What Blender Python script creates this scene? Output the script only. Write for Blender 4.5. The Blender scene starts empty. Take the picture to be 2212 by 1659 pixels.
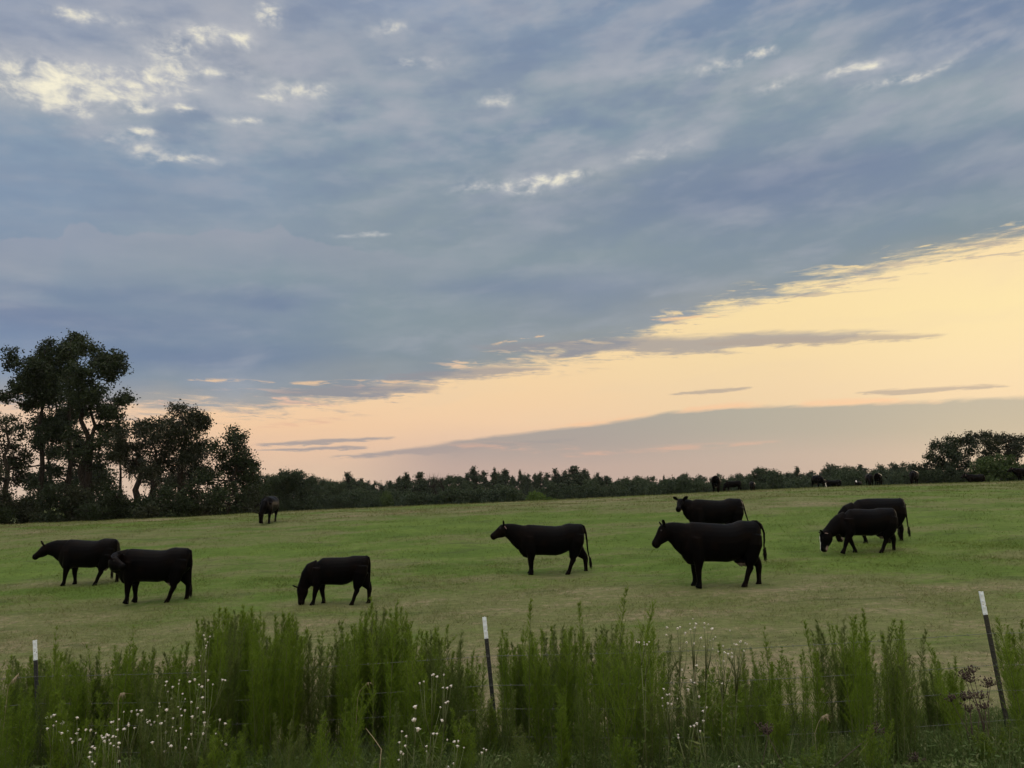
import bpy, bmesh, math, random
import numpy as np
from mathutils import Vector, Matrix

# ------------------------------------------------------------------ camera
F_PX = 1670.0                 # focal length for a 2212 px wide picture
CX, CY = 1106.0, 829.5
PITCH = math.atan((1085.0 - CY) / F_PX)
SC = bpy.context.scene
COL = SC.collection
cam_data = bpy.data.cameras.new("camera")
cam_data.sensor_width = 36.0
cam_data.lens = 36.0 * F_PX / 2212.0
cam_data.clip_start = 0.1
cam_data.clip_end = 6000.0
cam = bpy.data.objects.new("camera", cam_data)
COL.objects.link(cam)
cam.location = (0, 0, 0)
cam.rotation_euler = (math.pi / 2 + PITCH, 0, 0)
SC.camera = cam
SC.render.resolution_x, SC.render.resolution_y = 1024, 768
SC.view_settings.view_transform = 'Standard'
SC.view_settings.look = 'None'
SC.view_settings.gamma = 1.0
SC.view_settings.exposure = 0.0
SC.cycles.max_bounces = 5
SC.cycles.diffuse_bounces = 3
SC.cycles.transparent_max_bounces = 8
SC.cycles.use_denoising = True

CP, SP = math.cos(PITCH), math.sin(PITCH)


def st(px, py):
    """direction of a picture point: (x/y, z/y)"""
    u = (px - CX) / F_PX
    v = (CY - py) / F_PX
    den = CP - v * SP
    return u / den, (v * CP + SP) / den


def azel(px, py):
    t, s = st(px, py)
    return math.atan2(t, 1.0), math.atan2(s, math.hypot(t, 1.0))


def lin(c):
    return tuple(((x / 255.0) / 12.92) if x / 255.0 <= 0.04045 else (((x / 255.0) + 0.055) / 1.055) ** 2.4 for x in c)


# ------------------------------------------------------------------ world (dusk sky)
SUN_EL, SUN_AZ = math.radians(7.0), math.radians(34.0)
world = bpy.data.worlds.new("World")
SC.world = world
world.use_nodes = True
WT = world.node_tree
WT.nodes.clear()


class NX:
    """a tiny expression wrapper round node sockets"""
    tree = None

    def __init__(s, sock): s.s = sock

    def __add__(a, b): return mth('ADD', a, b)
    def __radd__(a, b): return mth('ADD', b, a)
    def __sub__(a, b): return mth('SUBTRACT', a, b)
    def __rsub__(a, b): return mth('SUBTRACT', b, a)
    def __mul__(a, b): return mth('MULTIPLY', a, b)
    def __rmul__(a, b): return mth('MULTIPLY', b, a)
    def __truediv__(a, b): return mth('DIVIDE', a, b)


def put(sock, v):
    if isinstance(v, NX):
        NX.tree.links.new(v.s, sock)
    elif isinstance(v, (tuple, list)):
        sock.default_value = tuple(v) + ((1.0,) if len(sock.default_value) == 4 and len(v) == 3 else ())
    else:
        sock.default_value = v


def mth(op, a, b=None, c=None, clamp=False):
    n = NX.tree.nodes.new('ShaderNodeMath'); n.operation = op; n.use_clamp = clamp
    put(n.inputs[0], a)
    if b is not None: put(n.inputs[1], b)
    if c is not None: put(n.inputs[2], c)
    return NX(n.outputs[0])


def sstep(lo, hi, x, a=0.0, b=1.0, mode='SMOOTHSTEP'):
    n = NX.tree.nodes.new('ShaderNodeMapRange'); n.interpolation_type = mode
    put(n.inputs['Value'], x); put(n.inputs['From Min'], lo); put(n.inputs['From Max'], hi)
    put(n.inputs['To Min'], a); put(n.inputs['To Max'], b)
    return NX(n.outputs['Result'])


def mixc(f, a, b, mode='MIX'):
    n = NX.tree.nodes.new('ShaderNodeMix'); n.data_type = 'RGBA'; n.blend_type = mode; n.clamp_factor = True
    put(n.inputs[0], f); put(n.inputs[6], a); put(n.inputs[7], b)
    return NX(n.outputs[2])


def comb(x, y, z=0.0):
    n = NX.tree.nodes.new('ShaderNodeCombineXYZ')
    put(n.inputs[0], x); put(n.inputs[1], y); put(n.inputs[2], z)
    return NX(n.outputs[0])


def noise(vec, scale=1.0, detail=4.0, rough=0.5, dist=0.0):
    n = NX.tree.nodes.new('ShaderNodeTexNoise'); n.noise_dimensions = '3D'
    put(n.inputs['Vector'], vec)
    n.inputs['Scale'].default_value = scale; n.inputs['Detail'].default_value = detail
    n.inputs['Roughness'].default_value = rough; n.inputs['Distortion'].default_value = dist
    return NX(n.outputs[0])


def ramp(fac, stops, mode='LINEAR'):
    n = NX.tree.nodes.new('ShaderNodeValToRGB'); n.color_ramp.interpolation = mode
    stops = sorted(stops, key=lambda q: q[0])
    cr = n.color_ramp
    while len(cr.elements) < len(stops): cr.elements.new(0.5)
    for e, (p, c) in zip(cr.elements, stops):
        e.position = p
    for e, (p, c) in zip(cr.elements, stops):
        e.color = (*c, 1.0)
    put(n.inputs[0], fac)
    return NX(n.outputs[0])


def fcurve(x, pts, lo, hi):
    """piecewise-linear curve: x in [lo,hi] -> value (a ramp holding greys)"""
    vmin = min(p[1] for p in pts); vmax = max(p[1] for p in pts)
    stops = [((p[0] - lo) / (hi - lo), ((p[1] - vmin) / (vmax - vmin),) * 3) for p in pts]
    g = ramp(sstep(lo, hi, x, mode='LINEAR'), stops)
    return g * (vmax - vmin) + vmin


NX.tree = WT
_tc = WT.nodes.new('ShaderNodeTexCoord')
_sep = WT.nodes.new('ShaderNodeSeparateXYZ')
WT.links.new(_tc.outputs['Generated'], _sep.inputs[0])
DX, DY, DZ = (NX(o) for o in _sep.outputs)
U = mth('ARCTAN2', DX, DY)
V = mth('ARCSINE', DZ)

TH = math.radians(6.0)
A_ = U * math.cos(TH) + V * math.sin(TH)
B_ = V * math.cos(TH) - U * math.sin(TH)
n_big = noise(comb(A_ * 3.0, B_ * 11.0, 0.3), 1.0, 4, 0.5)
n_mid = noise(comb(A_ * 8.0, B_ * 30.0, 4.1), 1.0, 5, 0.55, 0.3)
n_crump = noise(comb(U * 34.0, V * 58.0, 6.2), 1.0, 5, 0.60, 0.3)
n_dash = noise(comb(U * 17.0, V * 130.0, 3.3), 1.0, 7, 0.68, 0.3)
n_fine = noise(comb(A_ * 24.0, B_ * 120.0, 7.7), 1.0, 4, 0.6, 0.2)
n_puff = noise(comb(U * 22.0, V * 34.0, 2.2), 1.0, 5, 0.6, 0.4)
n_wisp = noise(comb(A_ * 9.0, B_ * 20.0, 9.4), 1.0, 5, 0.62, 1.2)

VMAX = 0.72


def column(x, pts):
    stops = []
    for y, c in pts:
        stops.append((min(1, max(0, azel(x, y)[1] / VMAX)), lin(c)))
    return azel(x, 700)[0], stops


def field(cols, vv):
    cur = None
    prev = None
    for x, pts in cols:
        a, stops = column(x, pts)
        r = ramp(mth('DIVIDE', vv, VMAX, clamp=True), stops)
        if cur is None:
            cur = r
        else:
            cur = mixc(sstep(prev, a, U), cur, r)
        prev = a
    return cur


DECK = [
    (0, [(0, (152, 161, 186)), (90, (148, 157, 180)), (180, (160, 167, 180)), (260, (133, 152, 178)), (400, (130, 149, 178)),
         (500, (128, 146, 174)), (560, (140, 153, 174)), (610, (130, 147, 171)), (650, (120, 134, 166)), (720, (119, 137, 171)),
         (800, (127, 146, 177)), (850, (150, 153, 165)), (900, (170, 160, 165))]),
    (420, [(0, (160, 166, 186)), (90, (156, 162, 180)), (170, (154, 164, 180)), (300, (137, 153, 176)), (400, (127, 147, 175)),
           (500, (137, 151, 172)), (580, (131, 148, 166)), (640, (125, 140, 165)), (700, (122, 139, 165)), (770, (114, 132, 163)),
           (820, (133, 145, 163)), (860, (160, 158, 162))]),
    (850, [(0, (146, 158, 184)), (90, (146, 157, 178)), (170, (146, 158, 177)), (300, (134, 151, 172)), (400, (135, 150, 168)),
           (500, (135, 149, 165)), (600, (130, 146, 162)), (700, (131, 146, 161)), (770, (128, 142, 158)), (830, (142, 148, 158))]),
    (1250, [(0, (132, 149, 176)), (90, (128, 145, 173)), (170, (144, 157, 174)), (280, (130, 148, 169)), (380, (136, 149, 166)),
            (470, (127, 142, 162)), (560, (132, 147, 162)), (620, (124, 138, 162)), (700, (134, 145, 158)), (760, (145, 150, 156))]),
    (1700, [(0, (118, 137, 169)), (100, (132, 150, 170)), (160, (142, 155, 170)), (260, (129, 147, 166)), (350, (121, 136, 162)),
            (430, (117, 133, 160)), (500, (125, 141, 160)), (580, (128, 143, 158)), (640, (145, 150, 156))]),
    (2200, [(0, (114, 132, 165)), (70, (118, 137, 168)), (150, (143, 157, 172)), (240, (128, 148, 165)), (340, (119, 135, 162)),
            (420, (119, 140, 156)), (480, (119, 137, 152)), (530, (150, 152, 152))]),
]
CLEAR = [
    (0, [(780, (250, 205, 165)), (860, (240, 198, 170)), (910, (220, 184, 165)), (1000, (198, 172, 162)), (1085, (188, 165, 158))]),
    (550, [(780, (253, 215, 160)), (860, (248, 203, 155)), (920, (244, 192, 146)), (965, (226, 178, 150)), (1010, (208, 170, 152)), (1085, (192, 164, 152))]),
    (1100, [(700, (255, 222, 155)), (800, (250, 213, 152)), (860, (247, 205, 152)), (910, (243, 198, 155)), (960, (222, 180, 158)), (1010, (196, 167, 156)), (1085, (186, 163, 157))]),
    (1650, [(560, (255, 232, 160)), (660, (255, 230, 155)), (760, (248, 220, 155)), (840, (238, 208, 158)), (890, (234, 202, 156)), (960, (205, 180, 160)), (1010, (190, 170, 158)), (1085, (186, 168, 160))]),
    (2212, [(480, (255, 225, 160)), (560, (255, 232, 165)), (650, (255, 236, 162)), (760, (247, 225, 165)), (850, (234, 208, 165)), (920, (205, 186, 162)), (1085, (190, 172, 160))]),
]
LOWC = [
    (700, [(940, (160, 152, 152)), (1000, (190, 165, 158))]),
    (1200, [(900, (160, 158, 154)), (960, (168, 158, 154)), (1010, (192, 168, 158))]),
    (1700, [(860, (170, 168, 156)), (930, (174, 168, 156)), (985, (190, 172, 160)), (1060, (186, 166, 158))]),
    (2212, [(840, (176, 172, 158)), (920, (180, 173, 156)), (985, (193, 178, 162)), (1060, (190, 172, 162))]),
]
Vw = V + (n_big - 0.5) * 0.05 + (n_mid - 0.5) * 0.022
deck = field(DECK, Vw)
deck = mixc(sstep(0.42, 0.72, n_big, 0.0, 0.22), deck, lin((116, 135, 162)))
deck = mixc(1.0, deck, (1.10, 1.09, 1.00), 'MULTIPLY')
deck = mixc(sstep(0.50, 0.78, n_mid, 0.0, 0.42), deck, lin((168, 172, 182)))
n_mott = noise(comb(A_ * 7.0, B_ * 20.0, 12.0), 1.0, 6, 0.52, 0.0)
up_ = sstep(azel(1106, 620)[1], azel(1106, 250)[1], V)
n_rip = noise(comb(A_ * 17.0, B_ * 44.0, 15.5), 1.0, 4, 0.5, 0.0)
deck = mixc(sstep(0.46, 0.66, n_mott) * (up_ * 0.45 + 0.15), deck, lin((170, 174, 185)))
deck = mixc(sstep(0.50, 0.34, n_mott) * (up_ * 0.28 + 0.1), deck, lin((112, 131, 163)))
deck = mixc(sstep(0.48, 0.68, n_rip) * (up_ * 0.20 + 0.08), deck, lin((178, 181, 189)))
deck = mixc(sstep(0.50, 0.34, n_rip) * (up_ * 0.14 + 0.06), deck, lin((116, 132, 160)))
clear = field(CLEAR, V + (n_mid - 0.5) * 0.02)
clear = mixc(sstep(0.45, 0.75, n_mid, 0.0, 0.22), clear, lin((222, 196, 168)))
clear = mixc(0.42, clear, lin((250, 222, 188)))
lowc = field(LOWC, V + (n_mid - 0.5) * 0.01)


def uvcurve(pts):
    q = [azel(x, y) for x, y in pts]
    lo, hi = -0.75, 0.75
    q = [(lo, q[0][1])] + q + [(hi, q[-1][1] + 0.03)]
    return fcurve(U, q, lo, hi)


n_w1 = noise(comb(U * 9.0, V * 18.0, 31.0), 1.0, 5, 0.62)
n_w2 = noise(comb(U * 9.0, V * 18.0, 47.0), 1.0, 5, 0.62)
Ug = U + (n_w1 - 0.5) * 0.07
Vg = V + (n_w2 - 0.5) * 0.038


def gauss(x, y, rx, ry, rot=0.0):
    a, e = azel(x, y)
    k = math.cos(math.atan((CY - y) / F_PX)) ** 2 / F_PX
    c, s = math.cos(rot), math.sin(rot)
    du, dv = Ug - a, Vg - e
    p = (du * c + dv * s) / (rx * k)
    q = (dv * c - du * s) / (ry * k)
    return mth('EXPONENT', (p * p + q * q) * -1.0)


def streak(x0, y0, x1, y1, half, soft=0.5):
    """a thin lens-shaped streak of cloud between two sky directions"""
    a0, e0 = azel(x0, y0); a1, e1 = azel(x1, y1)
    L = math.hypot(a1 - a0, e1 - e0)
    cx, cy = (a1 - a0) / L, (e1 - e0) / L
    du, dv = U - a0, V - e0
    al = (du * cx + dv * cy) / L
    pe = dv * cx - du * cy + (n_mid - 0.5) * (half * 1.6 / F_PX) + (n_dash - 0.5) * ((half * 2.2 + 12) / F_PX)
    w = mth('MAXIMUM', mth('MULTIPLY', al * 4.0, 1.0 - al), 0.0) + (n_dash - 0.5) * 1.6
    d = mth('ABSOLUTE', pe) / (half / F_PX)
    ends = sstep(0.0, 0.06, al) * sstep(1.0, 0.94, al)
    return sstep(-soft, soft, w - d) * ends


# golden opening under the deck, the low grey bank and its streaks
edge = uvcurve([(0, 868), (270, 884), (530, 880), (760, 862), (880, 842), (1000, 796), (1200, 772), (1330, 752), (1430, 705), (1560, 662),
                (1700, 628), (1850, 592), (2000, 556), (2212, 512)])
n_brk = noise(comb(U * 6.0, V * 50.0, 21.0), 1.0, 5, 0.6, 0.3)
dist_e = V - edge + (n_dash - 0.5) * 0.070 + (n_brk - 0.5) * 0.026
m_deck = sstep(-0.012, 0.012, dist_e)
sky = mixc(m_deck, clear, deck)
# sunlit fringes where the deck thins
band = sstep(0.022, 0.0, mth('ABSOLUTE', V - edge - 0.006))
fr = band * sstep(0.56, 0.66, noise(comb(U * 16.0, V * 120.0, 1.1), 1.0, 5, 0.66, 0.4))
sky = mixc(fr * 0.85, sky, mixc(sstep(-0.3, 0.3, U), lin((240, 196, 170)), lin((255, 226, 168))))
gr = sstep(0.022, 0.0, mth('ABSOLUTE', V - edge + 0.008)) * sstep(0.55, 0.64, noise(comb(U * 14.0, V * 120.0, 5.3), 1.0, 5, 0.66, 0.4))
sky = mixc(gr * 0.6, sky, lin((165, 156, 156)))
for q in [(980, 750, 1960, 713, 17), (1500, 742, 2060, 722, 9), (820, 812, 1200, 796, 10), (560, 850, 960, 838, 12),
          (1440, 852, 1630, 836, 4), (1840, 850, 2190, 832, 5), (540, 962, 860, 944, 5), (700, 990, 1260, 948, 7), (540, 974, 800, 966, 4)]:
    sky = mixc(streak(*q) * 0.76, sky, lin((150, 148, 154)) if q[0] < 1400 or q[4] > 12 else lin((178, 164, 152)))
for q in [(1050, 746, 1180, 722, 4), (400, 818, 600, 826, 5), (620, 826, 900, 822, 5), (0, 852, 60, 846, 4), (1400, 690, 1560, 680, 4)]:
    sky = mixc(streak(*q) * sstep(.46, .56, n_dash) * 0.7, sky, lin((252, 208, 160)))
low_top = uvcurve([(0, 1090), (600, 1040), (760, 992), (900, 966), (1040, 948), (1300, 915), (1440, 893), (1570, 880), (1700, 877), (2212, 858)])
dl = V - low_top + (n_fine - 0.5) * 0.007 + (n_mid - 0.5) * 0.007
m_low = sstep(0.003, -0.003, dl) * sstep(azel(700, 980)[0], azel(1000, 980)[0], U)
rim = sstep(0.006, 0.0, mth('ABSOLUTE', dl - 0.003)) * sstep(0.45, 0.6, n_mid)
sky = mixc(m_low * 0.92, sky, lowc)
sky = mixc(rim * sstep(-0.2, 0.1, U) * 0.7, sky, lin((250, 200, 158)))
for q in [(960, 962, 1260, 968, 7), (1200, 982, 1700, 952, 5), (540, 925, 760, 900, 6)]:
    sky = mixc(streak(*q, 0.9) * sstep(.40, .58, n_dash) * 0.5, sky, lin((230, 180, 155)))
# heap-cloud band on the left
heap = uvcurve([(0, 528), (60, 512), (130, 514), (150, 482), (195, 480), (215, 496), (300, 500), (480, 494), (560, 502), (600, 482), (650, 508), (760, 535), (1000, 560)])
dh = heap - V + (n_puff - 0.5) * 0.030 + (n_crump - 0.5) * 0.016
hm = sstep(-0.001, 0.004, dh) * sstep(0.075, 0.0, dh) * sstep(0.05, -0.32, U)
sky = mixc(hm * 0.36, sky, lin((166, 166, 178)))
# dark smudges
for (x, y, rx, ry, w) in [(585, 645, 75, 20, .5), (120, 628, 260, 16, .35), (230, 700, 300, 22, .35), (430, 765, 220, 22, .35), (1880, 350, 330, 30, .35),
                          (1000, 620, 160, 20, .25), (1500, 420, 300, 40, .25), (260, 400, 260, 40, .15)]:
    sky = mixc(gauss(x, y, rx, ry, math.radians(3)) * w, sky, lin((107, 125, 158)))
# bright breaks in the cloud
G = None
for (x, y, rx, ry, w) in [(20, 168, 90, 34, .7), (110, 185, 80, 40, .75), (135, 222, 50, 26, .85), (215, 178, 80, 28, .7), (275, 160, 70, 22, 1.1), (350, 190, 90, 16, .75), (370, 125, 60, 40, .75), (425, 80, 40, 30, .95),
                          (500, 88, 60, 22, .8), (460, 160, 80, 12, .65), (578, 34, 42, 24, 1.05), (660, 185, 80, 22, .75), (590, 212, 50, 12, .7), (260, 218, 90, 14, .6), (300, 236, 24, 9, .7), (400, 236, 26, 10, .75),
                          (305, 288, 44, 12, .75), (230, 298, 40, 9, .6), (395, 345, 80, 10, .7), (330, 322, 34, 16, .5), (215, 34, 80, 14, .65), (120, 24, 60, 14, .5), (840, 64, 50, 13, .6), (910, 134, 60, 14, .65), (530, 260, 60, 12, .55),
                          (1640, 112, 36, 11, .95), (1560, 140, 90, 14, .6), (1850, 148, 60, 13, .9), (1960, 158, 130, 11, .7), (1690, 182, 60, 12, .5), (1200, 388, 100, 13, .8), (1080, 405, 110, 14, .62), (1070, 218, 70, 20, .5), (1420, 325, 140, 14, .45),
                          (780, 508, 60, 6, .55)]:
    g = gauss(x, y, rx, ry, math.radians(6)) * w
    G = g if G is None else G + g
GB = gauss(260, 170, 330, 70) * .5 + gauss(560, 210, 300, 60) * .4 + gauss(450, 70, 300, 60) * .4 + gauss(330, 310, 260, 50) * .3 + gauss(1820, 150, 380, 40) * .4 + gauss(1450, 140, 260, 30) * .3 + gauss(1120, 400, 240, 30) * .4
rdg = 1.0 - mth('ABSOLUTE', n_wisp - 0.5) * 7.0
bm = G * 0.75 + (n_crump - 0.5) * 3.6 * mth('MINIMUM', G * 1.5, 1.0) + rdg * 0.22 * mth('MINIMUM', G * 2.0, 1.0)
gb = GB + (n_mott - 0.5) * 1.1 * mth('MINIMUM', GB * 3.0, 1.0) + (n_crump - 0.5) * 0.7 * mth('MINIMUM', GB * 3.0, 1.0)
sky = mixc(sstep(0.10, 0.75, gb) * 0.62, sky, lin((186, 188, 196)))
sky = mixc(sstep(0.0, 0.95, bm) * 0.66, sky, lin((203, 203, 203)))
sky = mixc(sstep(0.42, 1.75, bm) * 0.97, sky, lin((255, 247, 220)))
# clear-air blue from the physical sky, weak: it only tints
nish = WT.nodes.new('ShaderNodeTexSky')
nish.sky_type = 'NISHITA'; nish.sun_disc = False
nish.sun_elevation = SUN_EL; nish.sun_rotation = SUN_AZ
nish.altitude = 50
bgN = WT.nodes.new('ShaderNodeBackground'); WT.links.new(nish.outputs[0], bgN.inputs[0]); bgN.inputs[1].default_value = 0.05
# unseen sky overhead and behind: brightness added to fill the meadow and weeds
boost = sstep(math.radians(38), math.radians(62), V)
rear = sstep(1.3, 2.3, mth('ABSOLUTE', U)) * sstep(0.0, 0.2, V)
sky = mixc(1.0, sky, comb(boost * 6.0 + rear * 1.9 + 1.0, boost * 4.5 + rear * 1.4 + 1.0, boost * 3.0 + rear * 0.9 + 1.0), 'MULTIPLY')
bg = WT.nodes.new('ShaderNodeBackground')
put(bg.inputs[0], sky); bg.inputs[1].default_value = 1.0
# share: mostly cloud, a little of the physical sky between
mixs = WT.nodes.new('ShaderNodeMixShader'); mixs.inputs[0].default_value = 0.06
WT.links.new(bg.outputs[0], mixs.inputs[1]); WT.links.new(bgN.outputs[0], mixs.inputs[2])
wout = WT.nodes.new('ShaderNodeOutputWorld')
WT.links.new(mixs.outputs[0], wout.inputs[0])
world.cycles.sampling_method = 'MANUAL'
world.cycles.sample_map_resolution = 512

sun_d = bpy.data.lights.new("sun", 'SUN')
sun_d.energy = 0.5
sun_d.angle = math.radians(14)
sun_d.color = (1.0, 0.78, 0.52)
sun = bpy.data.objects.new("sun", sun_d)
COL.objects.link(sun)
_sd = Vector((math.sin(SUN_AZ) * math.cos(SUN_EL), math.cos(SUN_AZ) * math.cos(SUN_EL), math.sin(SUN_EL)))
sun.rotation_euler = _sd.to_track_quat('Z', 'Y').to_euler()

# ------------------------------------------------------------------ helpers
RNG = np.random.default_rng(11)
random.seed(5)


def arr_mesh(name, verts, faces, smooth=False, attrs=None):
    verts = np.asarray(verts, dtype=np.float32)
    faces = np.asarray(faces, dtype=np.int32)
    me = bpy.data.meshes.new(name)
    k = faces.shape[1]
    me.vertices.add(len(verts)); me.vertices.foreach_set('co', verts.ravel())
    me.loops.add(faces.size); me.loops.foreach_set('vertex_index', faces.ravel())
    me.polygons.add(len(faces))
    me.polygons.foreach_set('loop_start', np.arange(0, faces.size, k, dtype=np.int32))
    me.polygons.foreach_set('loop_total', np.full(len(faces), k, dtype=np.int32))
    if attrs:
        for an, av in attrs.items():
            a = me.attributes.new(an, 'FLOAT', 'POINT')
            a.data.foreach_set('value', np.asarray(av, dtype=np.float32))
    me.update(calc_edges=True)
    if smooth:
        me.polygons.foreach_set('use_smooth', np.ones(len(faces), dtype=bool))
    return me


def py_mesh(name, verts, faces, smooth=True):
    me = bpy.data.meshes.new(name)
    me.from_pydata([tuple(v) for v in verts], [], [tuple(f) for f in faces])
    me.update()
    bm_ = bmesh.new(); bm_.from_mesh(me)
    bmesh.ops.recalc_face_normals(bm_, faces=bm_.faces[:])
    bm_.to_mesh(me); bm_.free()
    if smooth:
        me.polygons.foreach_set('use_smooth', np.ones(len(me.polygons), dtype=bool))
    return me


def obj(name, me, mat=None, parent=None, loc=None):
    o = bpy.data.objects.new(name, me)
    COL.objects.link(o)
    if mat is not None and me is not None and not me.materials:
        me.materials.append(mat)
    if parent is not None: o.parent = parent
    if loc is not None: o.location = loc
    return o


def thing(name, label, cat, loc=(0, 0, 0), rotz=0.0, group=None, scale=1.0):
    o = bpy.data.objects.new(name, None)
    COL.objects.link(o)
    o.empty_display_size = 0.2
    o.location = loc; o.rotation_euler = (0, 0, rotz); o.scale = (scale,) * 3 if not isinstance(scale, tuple) else scale
    o['label'] = label; o['category'] = cat
    if group: o['group'] = group
    return o


def dup(root, label, loc, rotz=0.0, scale=(1, 1, 1), group=None):
    r = root.copy(); COL.objects.link(r)
    r.location = loc; r.rotation_euler = (0, 0, rotz); r.scale = scale
    r['label'] = label
    if group: r['group'] = group
    for ch in list(root.children):
        c = ch.copy(); COL.objects.link(c); c.parent = r
        for g in ch.children:
            d = g.copy(); COL.objects.link(d); d.parent = c
    return r


def ordinal(n):
    w = ['zeroth', 'first', 'second', 'third', 'fourth', 'fifth', 'sixth', 'seventh', 'eighth', 'ninth', 'tenth', 'eleventh', 'twelfth',
         'thirteenth', 'fourteenth', 'fifteenth', 'sixteenth', 'seventeenth', 'eighteenth', 'nineteenth']
    if n < 20: return w[n]
    tens = {2: 'twent', 3: 'thirt', 4: 'fort', 5: 'fift', 6: 'sixt', 7: 'sevent'}[n // 10]
    return tens + 'ieth' if n % 10 == 0 else tens + 'y-' + w[n % 10]


def tube(pts, rads, seg=8, cap=True):
    """tapered tube along points -> verts, faces(quads as tuples)"""
    P = [Vector(p) for p in pts]
    vs, fs = [], []
    ref = Vector((0.3, 0.9, 0.1)).normalized()
    for i, p in enumerate(P):
        t = (P[min(i + 1, len(P) - 1)] - P[max(i - 1, 0)])
        t = t.normalized() if t.length > 1e-9 else Vector((0, 0, 1))
        a = t.cross(ref)
        if a.length < 1e-4: a = t.cross(Vector((1, 0, 0)))
        a.normalize(); b = t.cross(a)
        for k in range(seg):
            an = 2 * math.pi * k / seg
            vs.append(p + (a * math.cos(an) + b * math.sin(an)) * rads[i])
    for i in range(len(P) - 1):
        for k in range(seg):
            fs.append((i * seg + k, i * seg + (k + 1) % seg, (i + 1) * seg + (k + 1) % seg, (i + 1) * seg + k))
    if cap:
        fs.append(tuple(range(seg))[::-1])
        fs.append(tuple((len(P) - 1) * seg + k for k in range(seg)))
    return vs, fs


class MB:
    def __init__(s): s.v, s.f = [], []

    def add(s, vf):
        n = len(s.v)
        s.v += list(vf[0]); s.f += [tuple(i + n for i in f) for f in vf[1]]
        return s

    def mesh(s, name, smooth=True): return py_mesh(name, s.v, s.f, smooth)


def new_mat(name):
    m = bpy.data.materials.new(name); m.use_nodes = True
    NX.tree = m.node_tree
    b = m.node_tree.nodes['Principled BSDF']
    return m, b


def geo_pos():
    g = NX.tree.nodes.new('ShaderNodeNewGeometry')
    return NX(g.outputs['Position'])


def attr(name):
    a = NX.tree.nodes.new('ShaderNodeAttribute'); a.attribute_name = name
    return NX(a.outputs['Fac'])


def obj_random():
    a = NX.tree.nodes.new('ShaderNodeObjectInfo')
    return NX(a.outputs['Random'])


def leaf_material(name, c1, c2, trans=0.35, scale=2.0, rough=0.6, spec=0.2, c3=None):
    m, b = new_mat(name)
    nt = m.node_tree
    tc = nt.nodes.new('ShaderNodeTexCoord')
    n = noise(NX(tc.outputs['Object']), scale, 3, 0.6)
    col = mixc(sstep(0.35, 0.65, n), c1, c2)
    col = mixc(sstep(0.45, 1.0, attr('var')) * 0.7, col, c3 or c2)
    col = mixc(sstep(0.35, 1.0, obj_random()) * 0.55, col, c1)
    put(b.inputs['Base Color'], col)
    b.inputs['Roughness'].default_value = rough
    b.inputs['Specular IOR Level'].default_value = spec
    if trans > 0:
        tr = nt.nodes.new('ShaderNodeBsdfTranslucent')
        put(tr.inputs[0], mixc(0.5, col, c2))
        mx = nt.nodes.new('ShaderNodeMixShader'); mx.inputs[0].default_value = trans
        nt.links.new(b.outputs[0], mx.inputs[1]); nt.links.new(tr.outputs[0], mx.inputs[2])
        nt.links.new(mx.outputs[0], nt.nodes['Material Output'].inputs['Surface'])
    return m


# ------------------------------------------------------------------ terrain
RIDGE = [(-400, 1150), (0, 1133), (300, 1121), (560, 1108), (800, 1097), (1106, 1085), (1250, 1079), (1450, 1068), (1700, 1056), (1900, 1048), (2212, 1040), (2600, 1030)]
_rt = np.array([st(x, y)[0] for x, y in RIDGE]); _rs = np.array([st(x, y)[1] for x, y in RIDGE])
_tt = np.linspace(-3, 3, 1201)
_ss = np.interp(_tt, _rt, _rs)
_k = np.exp(-0.5 * (np.arange(-60, 61) / 18.0) ** 2); _k /= _k.sum()
_ss = np.convolve(np.pad(_ss, 60, mode='edge'), _k, mode='valid')
GY = [-400, 0, 3, 5, 7, 8.3, 10, 13, 16, 19, 22, 25, 30, 36, 45, 55, 64, 75, 100, 150, 250, 400, 2500]
GZ = [-1.6, -1.6, -1.75, -2.1, -2.35, -2.48, -2.52, -2.42, -2.25, -2.10, -1.92, -1.68, -1.2, -.68, -.24, -.04, 0, -.3, -1.5, -3.5, -6, -8, -8]
_gy = np.arange(-60, 300, 0.25)
_gz = np.interp(_gy, GY, GZ)
_k = np.exp(-0.5 * (np.arange(-16, 17) / 5.0) ** 2); _k /= _k.sum()
_gz = np.convolve(np.pad(_gz, 16, mode='edge'), _k, mode='valid')


def ground_z(x, y):
    x = np.asarray(x, dtype=float); y = np.asarray(y, dtype=float)
    t = x / np.maximum(y, 4.0)
    S = np.interp(t, _tt, _ss)
    lift = S * np.where(y > 66, 66 + 6 * np.log1p(np.maximum(y - 66, 0) / 12.0), np.maximum(y, 0))
    g = np.where(y < 299, np.interp(y, _gy, _gz), np.interp(y, GY, GZ))
    w = np.clip((y - 8) / 10, 0, 1) * np.clip((70 - y) / 20, 0, 1)
    b = 0.035 * np.sin(x * 0.9 + 1.3 * np.sin(y * 0.5)) * np.sin(y * 0.8 + 0.6) + 0.02 * np.sin(x * 2.1 + y * 1.3)
    return lift + g + b * w


def GZf(x, y): return float(ground_z(x, y))


def on_ground(px, py, dmax=64.0):
    t, s = st(px, py)
    ys = np.arange(4.0, dmax, 0.05)
    h = s * ys - ground_z(t * ys, ys)
    i = np.argmax(h <= 0)
    y = ys[i] if h[i] <= 0 else dmax
    return Vector((t * y, y, GZf(t * y, y)))


def at(px, py, y):
    t, s = st(px, py)
    return Vector((t * y, y, s * y))


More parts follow.
